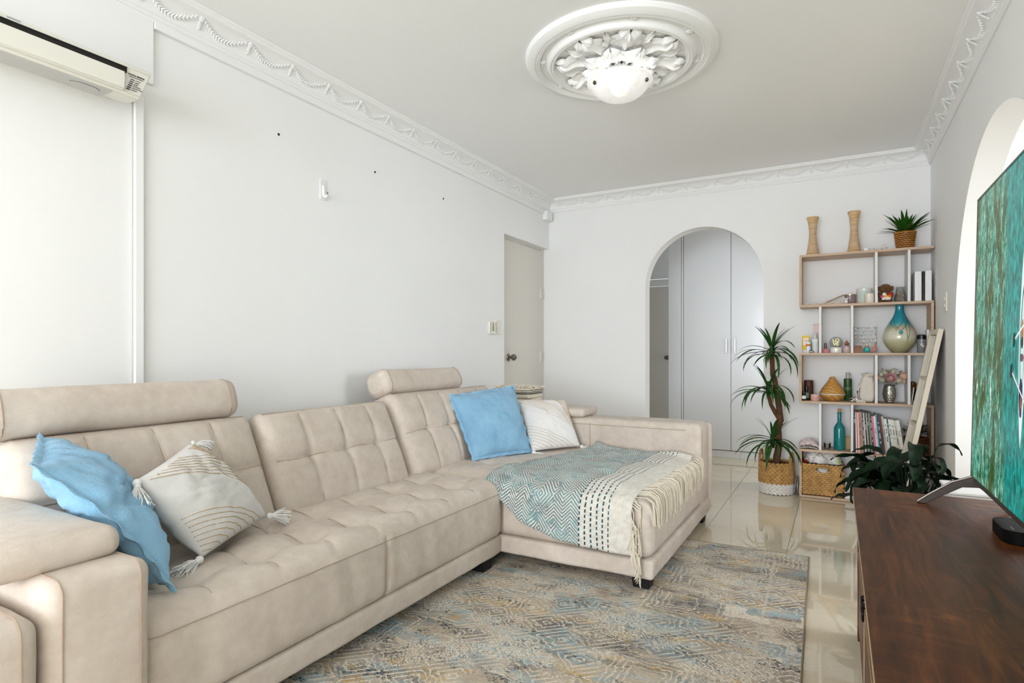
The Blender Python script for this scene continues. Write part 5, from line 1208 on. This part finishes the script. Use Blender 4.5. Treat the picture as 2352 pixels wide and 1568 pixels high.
t = at('perfume_bottle', 'round turquoise perfume bottle with copper top before earring stand', 'bottle', .184, 3, 4.835); q = G(); q.lathe([(0, .002), (.010, .002), (.019, .012), (.021, .022), (.017, .033), (.008, .040), (0, .040)], 20); q.build('body', mk('turquoise_glass', '#3fb7b5', .08, coat=.6), t); q = G(); q.lathe([(0, .040), (.008, .040), (.009, .052), (0, .054)], 14); q.build('cap', COPPER, t)
t = at('hair_clip', 'rose coloured hair clip leaning on earring stand', 'clip', .222, 3, 4.84); q = G(); q.tube([(-.018, 0, .012), (0, -.004, .028), (.012, 0, .05), (.020, 0, .075)], [.006, .009, .008, .003], 8); q.tube([(-.010, 0, .006), (.010, -.003, .018), (.022, 0, .04)], [.005, .008, .003], 8); q.build('clip', mk('rose_resin', '#c98f88', .3), t)
# teal drop vase with necklaces
def vase_mat():
    m, tt, b = custom('ombre_vase_glaze'); v = tt.coord('Object'); sep = tt.new('ShaderNodeSeparateXYZ'); tt.l.new(v, sep.inputs[0])
    z = tt.math('ADD', tt.math('MULTIPLY', sep.outputs[2], 2.95), tt.math('MULTIPLY', tt.math('SUBTRACT', tt.noise(tt.coord('Object', (1, 1, 3)), 9, 4, .6, .6), .5), .07))
    tt.l.new(tt.ramp(z, [(.0, '#a09c76'), (.22, '#bdbb98'), (.30, '#d6d2ba'), (.42, '#d2cfba'), (.52, '#aeaa8e'), (.57, '#6fa6a0'), (.62, '#2f97a6'), (.80, '#12899e'), (1.0, '#137f96')]), b.inputs['Base Color']); b.inputs['Roughness'].default_value = .12; b.inputs['Coat Weight'].default_value = .5; return m
t = at('drop_vase', 'large teardrop vase fading from teal to sand with necklaces', 'vase', .382, 3, 4.898)
VP = [(0, .0), (.040, 0), (.048, .006), (.078, .040), (.098, .075), (.104, .105), (.100, .135), (.085, .175), (.062, .215), (.042, .250), (.030, .280), (.026, .305), (.0265, .325), (.029, .333), (.024, .333), (.022, .30), (0, .29)]
q = G(); q.lathe(VP, 40); q.build('body', vase_mat(), t, ang=60)
def vr(z):
    for (a, za), (b, zb) in zip(VP[1:], VP[2:14]):
        if za <= z <= zb and zb > za: return a + (b - a) * (z - za) / (zb - za)
    return .03
CORD = mk('leather_cord', '#4b3a2e', .8)
for pend, za, zb, aa in ((1, .245, .150, (-2.5, -.62)), (0, .225, .165, (-2.75, -1.3)), (0, .250, .085, (-.7, -1.2))):
    q = G(); pts = []
    lo_a = -pi / 2 + (0 if pend else -.28 if aa[1] < -1.25 else .38)
    for k in range(13): u = k / 12; a = aa[0] + (lo_a - aa[0]) * u; z = za + (zb - za) * u; pts.append(((vr(z) + .0015) * math.cos(a), (vr(z) + .0015) * math.sin(a), z))
    for k in range(1, 13): u = k / 12; a = lo_a + (aa[1] - lo_a) * u; z = zb + (za - zb) * u; pts.append(((vr(z) + .0015) * math.cos(a), (vr(z) + .0015) * math.sin(a), z))
    q.tube(pts, .0012, 5); nk = q.build('necklace', CORD, t)
    z = zb - .010; q = G(); q.ell(((vr(z) + .004) * math.cos(lo_a), (vr(z) + .004) * math.sin(lo_a), z), (.012, .004, .013) if pend else (.004, .003, .005), None, 12, 7); q.build('pendant', mk('teal_stone', '#2b8f96', .2) if pend else GOLD, nk)
t = bottle('tumbler', 'clear tumbler with black lid and white starfish print', 'tumbler', .506, 3, 4.862, [(0, 0), (.025, 0), (.027, .004), (.027, .092), (0, .092)], mk('smoky_plastic', '#7f8285', .12), [(0, .092), (.0275, .092), (.0275, .118), (.020, .124), (0, .124)], BLACKPL)
q = G()
for cx_, cz, s in ((-.004, .058, .014), (.004, .045, .010)):
    for k in range(5): a = 2 * pi * k / 5 + .3; q.tube([(cx_, -.0278, cz), (cx_ + s * math.cos(a), -.0272, cz + s * math.sin(a))], [.003, .001], 5)
q.build('starfish_print', WHITE, t)
t = at('carton', 'slim white carton standing at right end of middle shelf', 'box', .5415, 3, 4.90); G().box(-.007, .0075, -.035, .035, 0, .158).build('box', WHITE, t, smooth=False, bev=.0008); G().box(-.0075, -.0068, -.025, .02, .03, .11).build('print', GREYPL, t, smooth=False)
# --- row 2
t = at('leather_container', 'dark brown leather cylinder at left end of shelf', 'container', -.188, 2, 4.92); q = G(); q.lathe([(0, 0), (.032, 0), (.033, .004), (.032, .138), (.029, .146), (0, .147)], 26); q.build('body', mk('brown_leather', '#4c2619', .5, bump=.3, bs=90), t); q = G(); q.lathe([(.0335, .010), (.0335, .014)], 26, cap0=False, cap1=False); q.build('seam', BLACKMT, t)
AMB = mk('dark_amber_glass', '#1c1612', .12); 
bottle('oil_bottle', 'short dark oil bottle with white label on the left shelf', 'bottle', -.216, 2, 4.812, [(0, 0), (.014, 0), (.015, .003), (.015, .044), (.008, .052), (0, .052)], AMB, [(0, .052), (.010, .052), (.010, .070), (0, .071)], BLACKPL, (.0153, .012, .036), WHITE)
bottle('oil_bottle', 'taller dark oil bottle behind the short labelled one', 'bottle', -.199, 2, 4.862, [(0, 0), (.017, 0), (.018, .003), (.018, .062), (.009, .072), (0, .072)], mk('dark_green_glass', '#1f2a20', .12), [(0, .072), (.012, .072), (.012, .100), (0, .101)], BLACKPL, (.0183, .016, .055), mk('sage_label', '#7d8a72', .6))
t = jar('pink_jar', 'small round pink jar in front of brown cylinder', -.142, 2, 4.822, .028, .040, mk('blush_ceramic', '#d9aa9b', .3), mk('blush_lid', '#e3c0b4', .3), 'jar'); q = G(); q.lathe([(.029, .014), (.0312, .024), (.029, .034)], 24, cap0=False, cap1=False); q.build('belly', mk('blush_ceramic', '', .3), t); q = G(); q.box(-.014, .014, -.0305, -.0292, .020, .025); q.build('print', mk('mauve_print', '#9a6a66', .5), t, smooth=False)
# wood-look diffuser
def diff_mat():
    m, tt, b = custom('diffuser_wood_grain'); v = tt.coord('Object', (2.2, 2.2, 5)); wv = tt.new('ShaderNodeTexWave', bands_direction='DIAGONAL', wave_type='BANDS'); wv.inputs['Scale'].default_value = 5; wv.inputs['Distortion'].default_value = 7; wv.inputs['Detail'].default_value = 3; tt.l.new(v, wv.inputs[0])
    tt.l.new(tt.ramp(wv.outputs[1], [(.0, '#a8742f'), (.3, '#bf8a42'), (.8, '#cc9a52')]), b.inputs['Base Color']); b.inputs['Roughness'].default_value = .4; return m
DW = diff_mat()
t = at('aroma_diffuser', 'wood-grain teardrop aroma diffuser on lower middle shelf', 'diffuser', -.031, 2, 4.885)
q = G(); q.lathe([(0, .0), (.050, 0), (.056, .004), (.078, .028), (.083, .044), (.083, .046)], 36, cap1=False); q.build('base', DW, t)
q = G(); q.lathe([(.0825, .0465), (.0845, .047), (.0845, .053), (.0825, .0535)], 36, cap0=False, cap1=False); q.build('ring', mk('frosted_ring', '#d9d9d4', .3), t)
q = G(); q.lathe([(.083, .054), (.080, .066), (.066, .094), (.046, .122), (.029, .146), (.020, .164), (.017, .173), (.010, .176), (.008, .172), (0, .172)], 36, cap0=False); q.build('lid', DW, t)
q = G(); q.box(-.026, .000, -.0835, -.0800, .026, .032); q.build('button', mk('diffuser_button', '#a87432', .4), t, smooth=False, bev=.001)
bottle('mist_bottle', 'dark green spray bottle with clear cap beside diffuser', 'bottle', .068, 2, 4.955, [(0, 0), (.0255, 0), (.027, .003), (.027, .158), (.024, .162), (.010, .163), (0, .163)], mk('bottle_green', '#2d5026', .3), [(0, .163), (.015, .163), (.015, .200), (.012, .207), (0, .208)], mk('clear_cap', '#cfd3cd', .12, trans=.5), (.0273, .078, .10), mk('green_print', '#4f6f48', .4))
t = at('silver_bangles', 'tangle of silver bangles lying in front of green bottle', 'bangles', .105, 2, 4.815)
for k in range(4): q = G(); M = Euler((.5 + .5 * k, .3 * k, k)).to_matrix().to_4x4(); q.tube([(.018 * math.cos(a), .018 * math.sin(a), 0) for a in [2 * pi * j / 20 for j in range(20)]], .0022, 6, closed=True, m=Matrix.Translation((-.012 + .010 * k, .003 * k, .019)) @ M); q.build('bangle', CHROME, t)
t = at('cloth_bag', 'cream drawstring cloth bag slumped against the divider', 'bag', .184, 2, 4.872); CAN = mk('cream_canvas', '#d8d0c4', .9, bump=.7, bs=24, bd=.01)
def bagf(p, n): k = max(0, (p.z - .12) / .08); return (p.x * (1 - .45 * k) + .010 * k + .006 * noise.noise(p * 30), p.y * (1 - .5 * k) + .006 * noise.noise(p * 26 + Vector((3, 0, 0))), p.z + .008 * noise.noise(p * 22) * (p.z / .1))
soft_box((.092, .085, .185), .022, .010, bagf, (0, 0, .0935)).build('body', CAN, t, ang=80)
q = G(); q.grid(lambda u, v: ((.026 + .014 * v) * math.cos(2 * pi * u) * (1 + .25 * math.sin(10 * pi * u)) + .010, (.024 + .014 * v) * math.sin(2 * pi * u), .178 + .026 * v + .004 * math.sin(8 * pi * u)), 40, 5, closeu=True); q.build('ruffle', CAN, t, solid=.002)
q = G(); q.tube([(-.03, -.035, .15), (-.058, -.045, .08), (-.068, -.055, .02), (-.060, -.06, .006), (-.03, -.058, .008), (-.01, -.055, .006)], [.004, .005, .010, .013, .012, .010], 8); q.build('strap', CAN, t)
# flowers in silver vase
t = at('flower_vase', 'blush silk rose bouquet in scalloped silver glass vase', 'vase', .321, 2, 4.885)
VF = [(0, 0), (.022, 0), (.026, .006), (.036, .035), (.040, .062), (.036, .095), (.030, .116), (.031, .126)]
q = G(); q.lathe([(r_ * (1), z) for r_, z in VF], 30, cap1=False)
SIL = mk('mercury_glass', '#a9a59c', .18, .85, var=.2, vs=40); q.build('glass', SIL, t, solid=.002)
q = G()
for i in range(9):
    z = .010 + .0125 * i
    r_ = [a + (b - a) * (z - za) / (zb - za) for (a, za), (b, zb) in zip(VF[1:], VF[2:]) if za <= z <= zb][0]
    for k in range(14): a = 2 * pi * (k + .5 * (i % 2)) / 14; q.ell((0, 0, 0), (.003, .0075 * r_ / .036, .0075), None, 6, 4, m=Matrix.Rotation(a, 4, 'Z') @ Matrix.Translation((r_, 0, z)))
q.build('scales', SIL, t)
ROSE = [mk('rose_pink', '#d5a3a4', .8), mk('rose_peach', '#d9ab94', .8), mk('hydrangea_cream', '#cfc9b6', .85), mk('sage_leaf', '#93a08a', .8)]
def rose_mesh(mat):
    q = G(); rr2 = random.Random(8)
    for ring, (n, r_, z, s) in enumerate(((3, .005, .010, .009), (5, .011, .007, .012), (7, .018, .003, .014), (8, .024, -.003, .014))):
        for k in range(n):
            a = 2 * pi * k / n + ring * .5; M = Matrix.Rotation(a, 4, 'Z') @ Matrix.Translation((r_, 0, z)) @ Matrix.Rotation(-.5 + .28 * ring, 4, 'Y'); q.ell((0, 0, 0), (.0022, s * .85, s), None, 7, 5, m=M)
    me = q.mesh('bloom'); me.materials.append(mat); return me
RM = [rose_mesh(m_) for m_ in ROSE[:3]]
for (x, y, z, k, s, tilt) in ((.006, -.062, .176, 0, 1.25, 1.25), (.082, -.03, .192, 1, 1.05, .9), (-.072, -.03, .176, 1, .85, 1.0), (-.028, -.02, .214, 2, .85, .6), (.040, -.012, .216, 2, .9, .5), (-.052, -.04, .202, 2, .7, .9), (.052, -.05, .160, 2, .75, 1.3), (-.045, -.05, .160, 2, .7, 1.3), (.085, -.01, .155, 1, .65, 1.2), (0, .03, .21, 1, .9, .2), (.02, -.04, .222, 2, .7, .7)):
    sobj('bloom', RM[k], t, Matrix.Translation((x, y, z)) @ Matrix.Rotation(math.atan2(y, x + .001) + pi / 2, 4, 'Z') @ Matrix.Rotation(tilt, 4, 'X') @ Matrix.Scale(s, 4))
    q = G(); q.tube([(x * .15, y * .1, .06), (x * .4, y * .4, .125), (x, y, z)], .0018, 5); q.build('stem', mk('stem_green', '#6f7d5c', .8), t)
LS_ = leafstrip(.05, .010, .6, .5, 5); LSM = LS_.mesh('leaf', ang=70, fixn=False); LSM.materials.append(ROSE[3])
for k in range(34):
    a = sr.uniform(0, 2 * pi); sobj('leaf', LSM, t, Matrix.Translation((.05 * math.cos(a) * sr.uniform(.4, 1.3), .04 * math.sin(a) * sr.uniform(.3, 1) - .012, .135 + sr.uniform(0, .085))) @ Matrix.Rotation(a, 4, 'Z') @ Matrix.Rotation(sr.uniform(-.6, .4), 4, 'Y') @ Matrix.Scale(sr.uniform(.6, .95), 4))
# right compartment: brown bottle, white card, leaning booklets
t = bottle('amber_bottle', 'amber glass ball bottle in the right compartment', 'bottle', .462, 2, 4.93, [(0, 0), (.020, 0), (.022, .01), (.020, .10), (.016, .112), (.022, .125), (.020, .142), (.008, .150), (0, .150)], mk('amber_brown', '#6b3d14', .15))
q = G(); q.lathe([(.0226, .03), (.0212, .09)], 20, cap0=False, cap1=False); q.build('label', mk('amber_label', '#3a2410', .6), t)
def lean_book(label, x, row, w_, dpt, h, col, ang, y=4.88, cat='booklet', grp=None):
    t = at('booklet', label, cat, x, row, y, 0, grp); c = mk('cover_' + col, col, .45)
    q = G(); q.box(-w_ / 2, w_ / 2, -dpt / 2, dpt / 2, 0, h); q.build('cover', c, t, smooth=False, bev=.0006); q = G(); q.box(-w_ / 2 + .001, w_ / 2 - .001, -dpt / 2 + .003, dpt / 2 + .0006, .002, h + .0005); q.build('pages', WHITE, t, smooth=False)
    t.rotation_euler.y = ang; t.location.z += w_ / 2 * abs(math.sin(ang)) + .0005; return t
GB = 'booklets leaning in the right compartment'
for k, (lb, x, w_, h, col, an_) in enumerate((('white card leaning beside the amber bottle', .443, .004, .115, '#e8e6e0', .12), ('dark green booklet leaning in the right compartment', .451, .010, .150, '#2c3a24', .36), ('black booklet leaning in the right compartment', .464, .007, .155, '#1d1c1c', .38), ('white booklet leaning in the right compartment', .474, .006, .150, '#dcdad2', .40))): lean_book(lb, x, 2, w_, .13, h, col, an_, 4.865, 'booklet', GB)
# --- row 1
t = at('folded_cloth', 'crumpled pale pink cloth at the open left shelf end', 'cloth', -.182, 1, 4.885); PKC = mk('pale_pink_cotton', '#e3cfd0', .9, bump=.6, bs=30, bd=.01)
q = G(); q.grid(lambda u, v: (-.066 + .132 * u, -.09 + .17 * v, .004 + .062 * (math.sin(pi * min(1, .08 + .9 * u)) * math.sin(pi * (.1 + .8 * v))) ** .6 + .012 * noise.noise(Vector((u * 6, v * 6, 0))) + .006 * noise.noise(Vector((u * 15, v * 12, 1)))), 36, 36); q.build('cloth', PKC, t, solid=.003)
q = G(); q.grid(lambda u, v: (-.068 + .13 * u, -.092 + .05 * v, .003 + .010 * math.sin(pi * u) + .004 * noise.noise(Vector((u * 9, v * 3, 5)))), 24, 6); q.build('lining', mk('white_cotton', '#e9e6e2', .9), t, solid=.003)
t = at('sunglasses', 'folded black sunglasses on the lower shelf', 'sunglasses', -.064, 1, 4.84)
for s in (-1, 1): q = G(); q.ell((s * .016, 0, .030), (.006, .016, .022), Euler((0, .15 * s, .2)), 12, 7); q.build('lens', BLACKPL, t); q = G(); q.tube([(s * .016, .012, .044), (s * .020, .05, .040), (s * .02, .075, .006)], .0025, 6); q.build('temple', BLACKPL, t)
q = G(); q.tube([(-.012, -.006, .036), (0, -.010, .040), (.012, -.006, .036)], .0025, 6); q.tube([(-.016, 0, .008), (-.018, .02, .002), (.018, .02, .002), (.016, 0, .008)], .002, 6); q.build('bridge', BLACKPL, t)
t = bottle('teal_bottle', 'tall teal glass bottle with cork on lower shelf', 'bottle', .014, 1, 4.885, [(0, 0), (.034, 0), (.037, .004), (.037, .150), (.034, .165), (.022, .186), (.0135, .200), (.0125, .258), (.0155, .260), (.0155, .272), (0, .272)], mk('teal_glass', '#0e8f93', .05, trans=.35, ior=1.3, coat=.6), [(0, .272), (.011, .272), (.012, .296), (0, .297)], mk('cork', '#b98a58', .8, var=.2, vs=60), n=28)
t = at('manila_card', 'tan card propped behind the teal bottle', 'card', .064, 1, 4.94); G().box(-.019, .019, -.002, .002, 0, .092).build('card', mk('manila', '#cdb07a', .7), t, smooth=False); G().box(-.019, .019, -.0026, -.0018, .084, .092).build('edge', mk('manila_dark', '#b5965f', .7), t, smooth=False)
# magazines and books: (width px, height m, spine colour, words)
BK = [(5, .290, '#23211f', 'black', 'magazine'), (3, .284, '#e6dedb', 'white', 'magazine'), (3, .286, '#c8668a', 'pink', 'magazine'), (3, .282, '#dfe3d4', 'ivory', 'magazine'), (5, .288, '#c9733a', 'orange', 'magazine'), (4, .286, '#9a8f96', 'grey', 'magazine'), (4, .292, '#3a3638', 'charcoal', 'magazine'), (3, .284, '#ddd6cf', 'off-white', 'magazine'), (4, .288, '#2a2a2c', 'black', 'magazine'), (3, .282, '#b9a9a4', 'taupe', 'magazine'), (4, .286, '#1f2324', 'black', 'magazine'), (3, .280, '#7f9a6a', 'green', 'magazine'), (5, .282, '#302a2c', 'dark', 'magazine'), (5, .262, '#dd7f9e', 'bright pink', 'book'), (5, .264, '#e9dcd6', 'cream', 'book'), (3, .276, '#57a9c0', 'sky blue', 'magazine'), (7, .272, '#25272b', 'black lettered', 'book'), (5, .268, '#5b2730', 'maroon', 'book'), (5, .264, '#b9bdae', 'grey green', 'book'), (7, .248, '#e6e4dd', 'white', 'cookbook'), (4, .246, '#2b6a70', 'teal', 'book'), (6, .246, '#ecebe5', 'plain white', 'cookbook'), (7, .244, '#e9e7de', 'white and black lettered', 'cookbook'), (6, .240, '#d6d3c0', 'pale khaki', 'cookbook'), (8, .242, '#ecebe4', 'red lettered white', 'cookbook')]
ORD = ['first', 'second', 'third', 'fourth', 'fifth', 'sixth', 'seventh', 'eighth', 'ninth', 'tenth', 'eleventh', 'twelfth', 'thirteenth', 'fourteenth', 'fifteenth', 'sixteenth', 'seventeenth', 'eighteenth', 'nineteenth', 'twentieth', 'twenty-first', 'twenty-second', 'twenty-third', 'twenty-fourth', 'twenty-fifth']
RED = mk('red_print', '#b3262c', .5)
x = .1035; tot = sum(b[0] for b in BK); kx = (.405 - .1035) / tot; br = random.Random(2)
for i, (px, h, col, cn, kd) in enumerate(BK):
    w_ = px * kx * .93; an_ = -.015 - .125 * (i / len(BK)) ** .9; dep = br.uniform(.19, .205) if kd == 'magazine' else br.uniform(.16, .18)
    t = at('magazine' if kd == 'magazine' else 'book', f'{cn} spined {kd}, {ORD[i]} from the left in the lower shelf row', kd if kd != 'cookbook' else 'book', x + px * kx / 2, 1, SY0 + .012 + dep / 2, 0, 'books and magazines on the lower shelf')
    q = G(); q.box(-w_ / 2, -w_ / 2 + .0007, -dep / 2, dep / 2, 0, h); q.box(w_ / 2 - .0007, w_ / 2, -dep / 2, dep / 2, 0, h); q.box(-w_ / 2, w_ / 2, -dep / 2 - .0006, -dep / 2 + .0008, 0, h); q.build('cover', mk('spine_' + col, col, .4), t, smooth=False)
    q = G(); q.box(-w_ / 2 + .0008, w_ / 2 - .0008, -dep / 2 + .001, dep / 2 - .002, .0015, h - .002); q.build('pages', WHITE, t, smooth=False)
    mt_ = basis((0, 0, -1), (1, 0, 0), (0, -1, 0), (0, -dep / 2 - .0008, h * .62)); dk = BLACKPR if col[1] in 'bcde9' else WHITE
    if i == 24: text('lettering', 'Food', w_ * 1.0, RED, t, mt_); mt_ = basis((0, 0, -1), (1, 0, 0), (0, -1, 0), (0, -dep / 2 - .0008, h * .25)); q = G(); q.box(-w_ * .3, w_ * .3, -dep / 2 - .0012, -dep / 2, h * .06, h * .12); q.build('spine_mark', BLACKPR, t, smooth=False)
    elif px >= 4:
        q = G(); z = h * br.uniform(.75, .9)
        for k in range(br.randrange(5, 14)): l = br.uniform(.003, .009); q.box(-w_ * .16, w_ * .16, -dep / 2 - .0012, -dep / 2, max(.01, z - l), z); z -= l + (br.uniform(.0015, .003) if k % 5 else .02); 
        q.build('spine_mark', dk if i not in (13, 14, 17) else RED, t, smooth=False)
    t.rotation_euler.y = an_; t.location.z += w_ / 2 * abs(math.sin(an_)); x += px * kx
# small leafy plant in basket
t = at('potted_herb', 'small bushy green plant in brown basket on lower shelf', 'plant', .475, 1, 4.895); wovenpot(t, .052, .068, .12, 16, 8, mk('brown_wicker', '#7b4a20', .55, var=.3, vs=30), RATD)
q = leafstrip(.020, .0055, .5, .4, 3); hl = q.mesh('leaf', ang=70, fixn=False); hl.materials.append(mk('herb_leaf', '#55684a', .6, var=.35, vs=30))
hr = random.Random(13)
for k in range(150):
    a = hr.uniform(0, 2 * pi); ph = hr.uniform(0, 1.45); r_ = hr.uniform(.55, 1); p = Vector((.075 * r_ * math.cos(a) * math.sin(ph + .1), .075 * r_ * math.sin(a) * math.sin(ph + .1), .135 + .075 * r_ * math.cos(ph))); sobj('leaf', hl, t, Matrix.Translation(p) @ Matrix.Rotation(a + hr.uniform(-.8, .8), 4, 'Z') @ Matrix.Rotation(hr.uniform(-.9, .5), 4, 'Y') @ Matrix.Scale(hr.uniform(1.1, 1.8), 4))
q = G()
for k in range(14): a = 2 * pi * k / 14; q.tube([(.01 * math.cos(a), .01 * math.sin(a), .09), (.05 * math.cos(a), .05 * math.sin(a), .17)], .0013, 4)
q.build('stems', mk('herb_stem', '#5b5a3c', .8), t)
# --- row 0
t = at('wicker_basket', 'square wicker storage basket stuffed with bags on bottom shelf', 'basket', -.094, 0, 4.895); W2, D2, H2 = .128, .105, .235
G().box(-W2 + .005, W2 - .005, -D2 + .005, D2 - .005, .001, .012).build('floor', WICKD, t, smooth=False)
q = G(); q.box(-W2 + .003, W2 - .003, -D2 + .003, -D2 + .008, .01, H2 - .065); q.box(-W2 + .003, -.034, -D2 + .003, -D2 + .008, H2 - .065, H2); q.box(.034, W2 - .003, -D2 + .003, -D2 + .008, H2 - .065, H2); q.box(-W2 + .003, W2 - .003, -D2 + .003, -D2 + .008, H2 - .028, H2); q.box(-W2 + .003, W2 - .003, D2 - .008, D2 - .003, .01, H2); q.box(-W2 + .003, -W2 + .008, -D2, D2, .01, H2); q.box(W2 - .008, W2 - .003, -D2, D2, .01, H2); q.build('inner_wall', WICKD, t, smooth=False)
q = G(); nr = 15
for i in range(nr):
    z = .008 + (H2 - .012) * (i + .5) / nr
    for (ax, L, off) in (('x', W2, -D2), ('x', W2, D2), ('y', D2, -W2), ('y', D2, W2)):
        n = 9 if ax == 'x' else 7
        for k in range(-1, n):
            u = -L + 2 * L * (k + .5 + .5 * (i % 2)) / n
            if abs(u) > L: continue
            if ax == 'x' and off < 0 and abs(u) < .036 and H2 - .066 < z < H2 - .030: continue
            tl = .22 if i % 2 else -.22
            if ax == 'x': q.ell((u, off, z), (L / n * 1.12, .0055, .0088), Euler((0, tl, 0)), 6, 4)
            else: q.ell((off, u, z), (.0055, L / n * 1.12, .0088), Euler((tl, 0, 0)), 6, 4)
q.build('woven_wall', WICK, t)
t2 = thing('plastic_bags', 'crumpled white plastic bags stuffed into the wicker basket', 'bags', (-.094, 4.895, ZT[0] + .10)); BAG = mk('white_polythene', '#dedcd8', .35, bump=.9, bs=26, bd=.012)
for k, (cx_, cy_, cz, s, m_) in enumerate(((-.06, -.02, .165, .062, BAG), (.02, .0, .170, .068, BAG), (.075, -.03, .150, .050, BAG), (-.02, -.055, .150, .055, BAG), (.0, .01, .187, .026, mk('green_polythene', '#1f7a3f', .35)), (.098, -.060, .150, .014, mk('lime_polythene', '#9ed02f', .35)), (-.105, -.068, .142, .012, mk('red_polythene', '#b3242a', .35)), (0, 0, .08, .085, BAG))):
    q = G(); q.ell((0, 0, 0), 1, None, 26, 18)
    q.v = [tuple(Vector((cx_, cy_, cz)) + Vector(p) * s * (1 + .35 * noise.noise(Vector(p) * 2.3 + Vector((k, 0, 0))) - .25 * abs(noise.noise(Vector(p) * 5 + Vector((k, 3, 0))))) * 1.0) for p in q.v]; q.v = [(max(-.116, min(.116, p[0])), max(-.092, min(.092, p[1])), p[2]) if p[2] < .13 else (max(-.128, min(.134, p[0])), max(-.1, min(.1, p[1])), min(.215, p[2])) for p in q.v]; q.build('bag', m_, t2, ang=60)
t = at('leaning_board', 'slim white board leaning diagonally in bottom compartment', 'board', .150, 0, 4.885); q = G(); q.box(-.005, .005, -.09, .09, 0, .335); o = q.build('board', SHELFWHITE, t, smooth=False, bev=.001); t.rotation_euler.y = rad(-20); t.location = (.208, 4.885, ZT[0] + .004)
t = at('red_folder', 'thin red folder beside the wicker basket', 'folder', -.2265, 0, 4.89); G().box(-.0012, .0012, -.085, .085, 0, .255).build('cover', mk('red_card', '#8e1f24', .5), t, smooth=False); G().box(-.0009, .0009, -.082, .086, .003, .25).build('paper', WHITE, t, smooth=False)
mr = random.Random(9)
for k in range(6):
    lb = ['bottom', 'second', 'third', 'fourth', 'fifth', 'top'][k] + ' white magazine in flat pile beside wicker basket' if k not in (3, 4) else ('black folder ' + ('under' if k == 3 else 'near') + ' the top of the flat magazine pile')
    t = at('flat_magazine', lb, 'magazine', .098 + mr.uniform(-.004, .004), 0, 4.88, mr.uniform(-.06, .06), 'flat pile on the bottom shelf'); z0 = k * .0085
    G().box(-.048, .048, -.085, .085, z0, z0 + .0072).build('pages', WHITE if k not in (3, 4) else BLACKPL, t, smooth=False); G().box(-.0485, .0485, -.0855, .0855, z0 + .0072, z0 + .0080).build('cover', mk('mag_' + str(k), ['#d9d9d6', '#e8e6e2', '#cfcfcc', '#1c1c1d', '#26262a', '#dededb'][k], .4), t, smooth=False)
t = at('paper_box', 'white folded paper box with hooked handle beside wicker basket', 'box', .083, 0, 4.845); q = G(); q.box(-.032, .032, -.02, .02, 0, .070); o = q.build('box', WHITEPL, t, smooth=False, bev=.002); t.location.z += .0525
q = G(); q.tube([(-.012, -.02, .07), (-.014, -.02, .105), (0, -.02, .122), (.014, -.02, .11), (.016, -.02, .092)], .0045, 6); q.build('hook', mk('grey_hook', '#c8c8c8', .4), t)
GBK = 'books in the bottom right compartment'
for k, (lb, x, w_, h, col, an_) in enumerate((('teal book standing in the bottom compartment', .272, .016, .235, '#14807c', -.05), ('white book standing in the bottom compartment', .290, .012, .245, '#dcdad6', -.05), ('mauve book standing in the bottom compartment', .306, .014, .250, '#9c6d7c', -.04), ('charcoal book standing in the bottom compartment', .322, .013, .255, '#3a3f44', -.04), ('grey green book standing in the bottom compartment', .338, .013, .250, '#5d6f68', -.04))): lean_book(lb, x, 0, w_, .16, h, col, an_, 4.885, 'book', GBK)
# discs leaning by the shelf
for i, (x, lb) in enumerate(((-.272, 'grey round plate standing on edge nearest the dracaena basket'), (-.2535, 'grey round plate standing on edge against the bookshelf side'))):
    t = thing('round_plate', lb, 'plate', (x, 4.86, .0012), 0, 'plates standing by the bookshelf'); q = G()
    q.lathe([(0, -.003), (.05, -.003), (.066, .001), (.067, .003), (.064, .004), (.048, .0005), (0, .0005)], 32, m=Matrix.Translation((0, 0, .067)) @ Matrix.Rotation(rad(-90 + (8 if i == 0 else 3)), 4, 'Y')); q.build('dish', mk('pale_grey_ceramic', '#c3c7ca', .35), t); q = G(); q.tube([(0 - .004, .067 * math.cos(a), .067 + .067 * math.sin(a)) for a in [2 * pi * k / 30 for k in range(30)]], .0014, 5, closed=True); q.build('rim', mk('grey_rim', '#8f9498', .35), t)
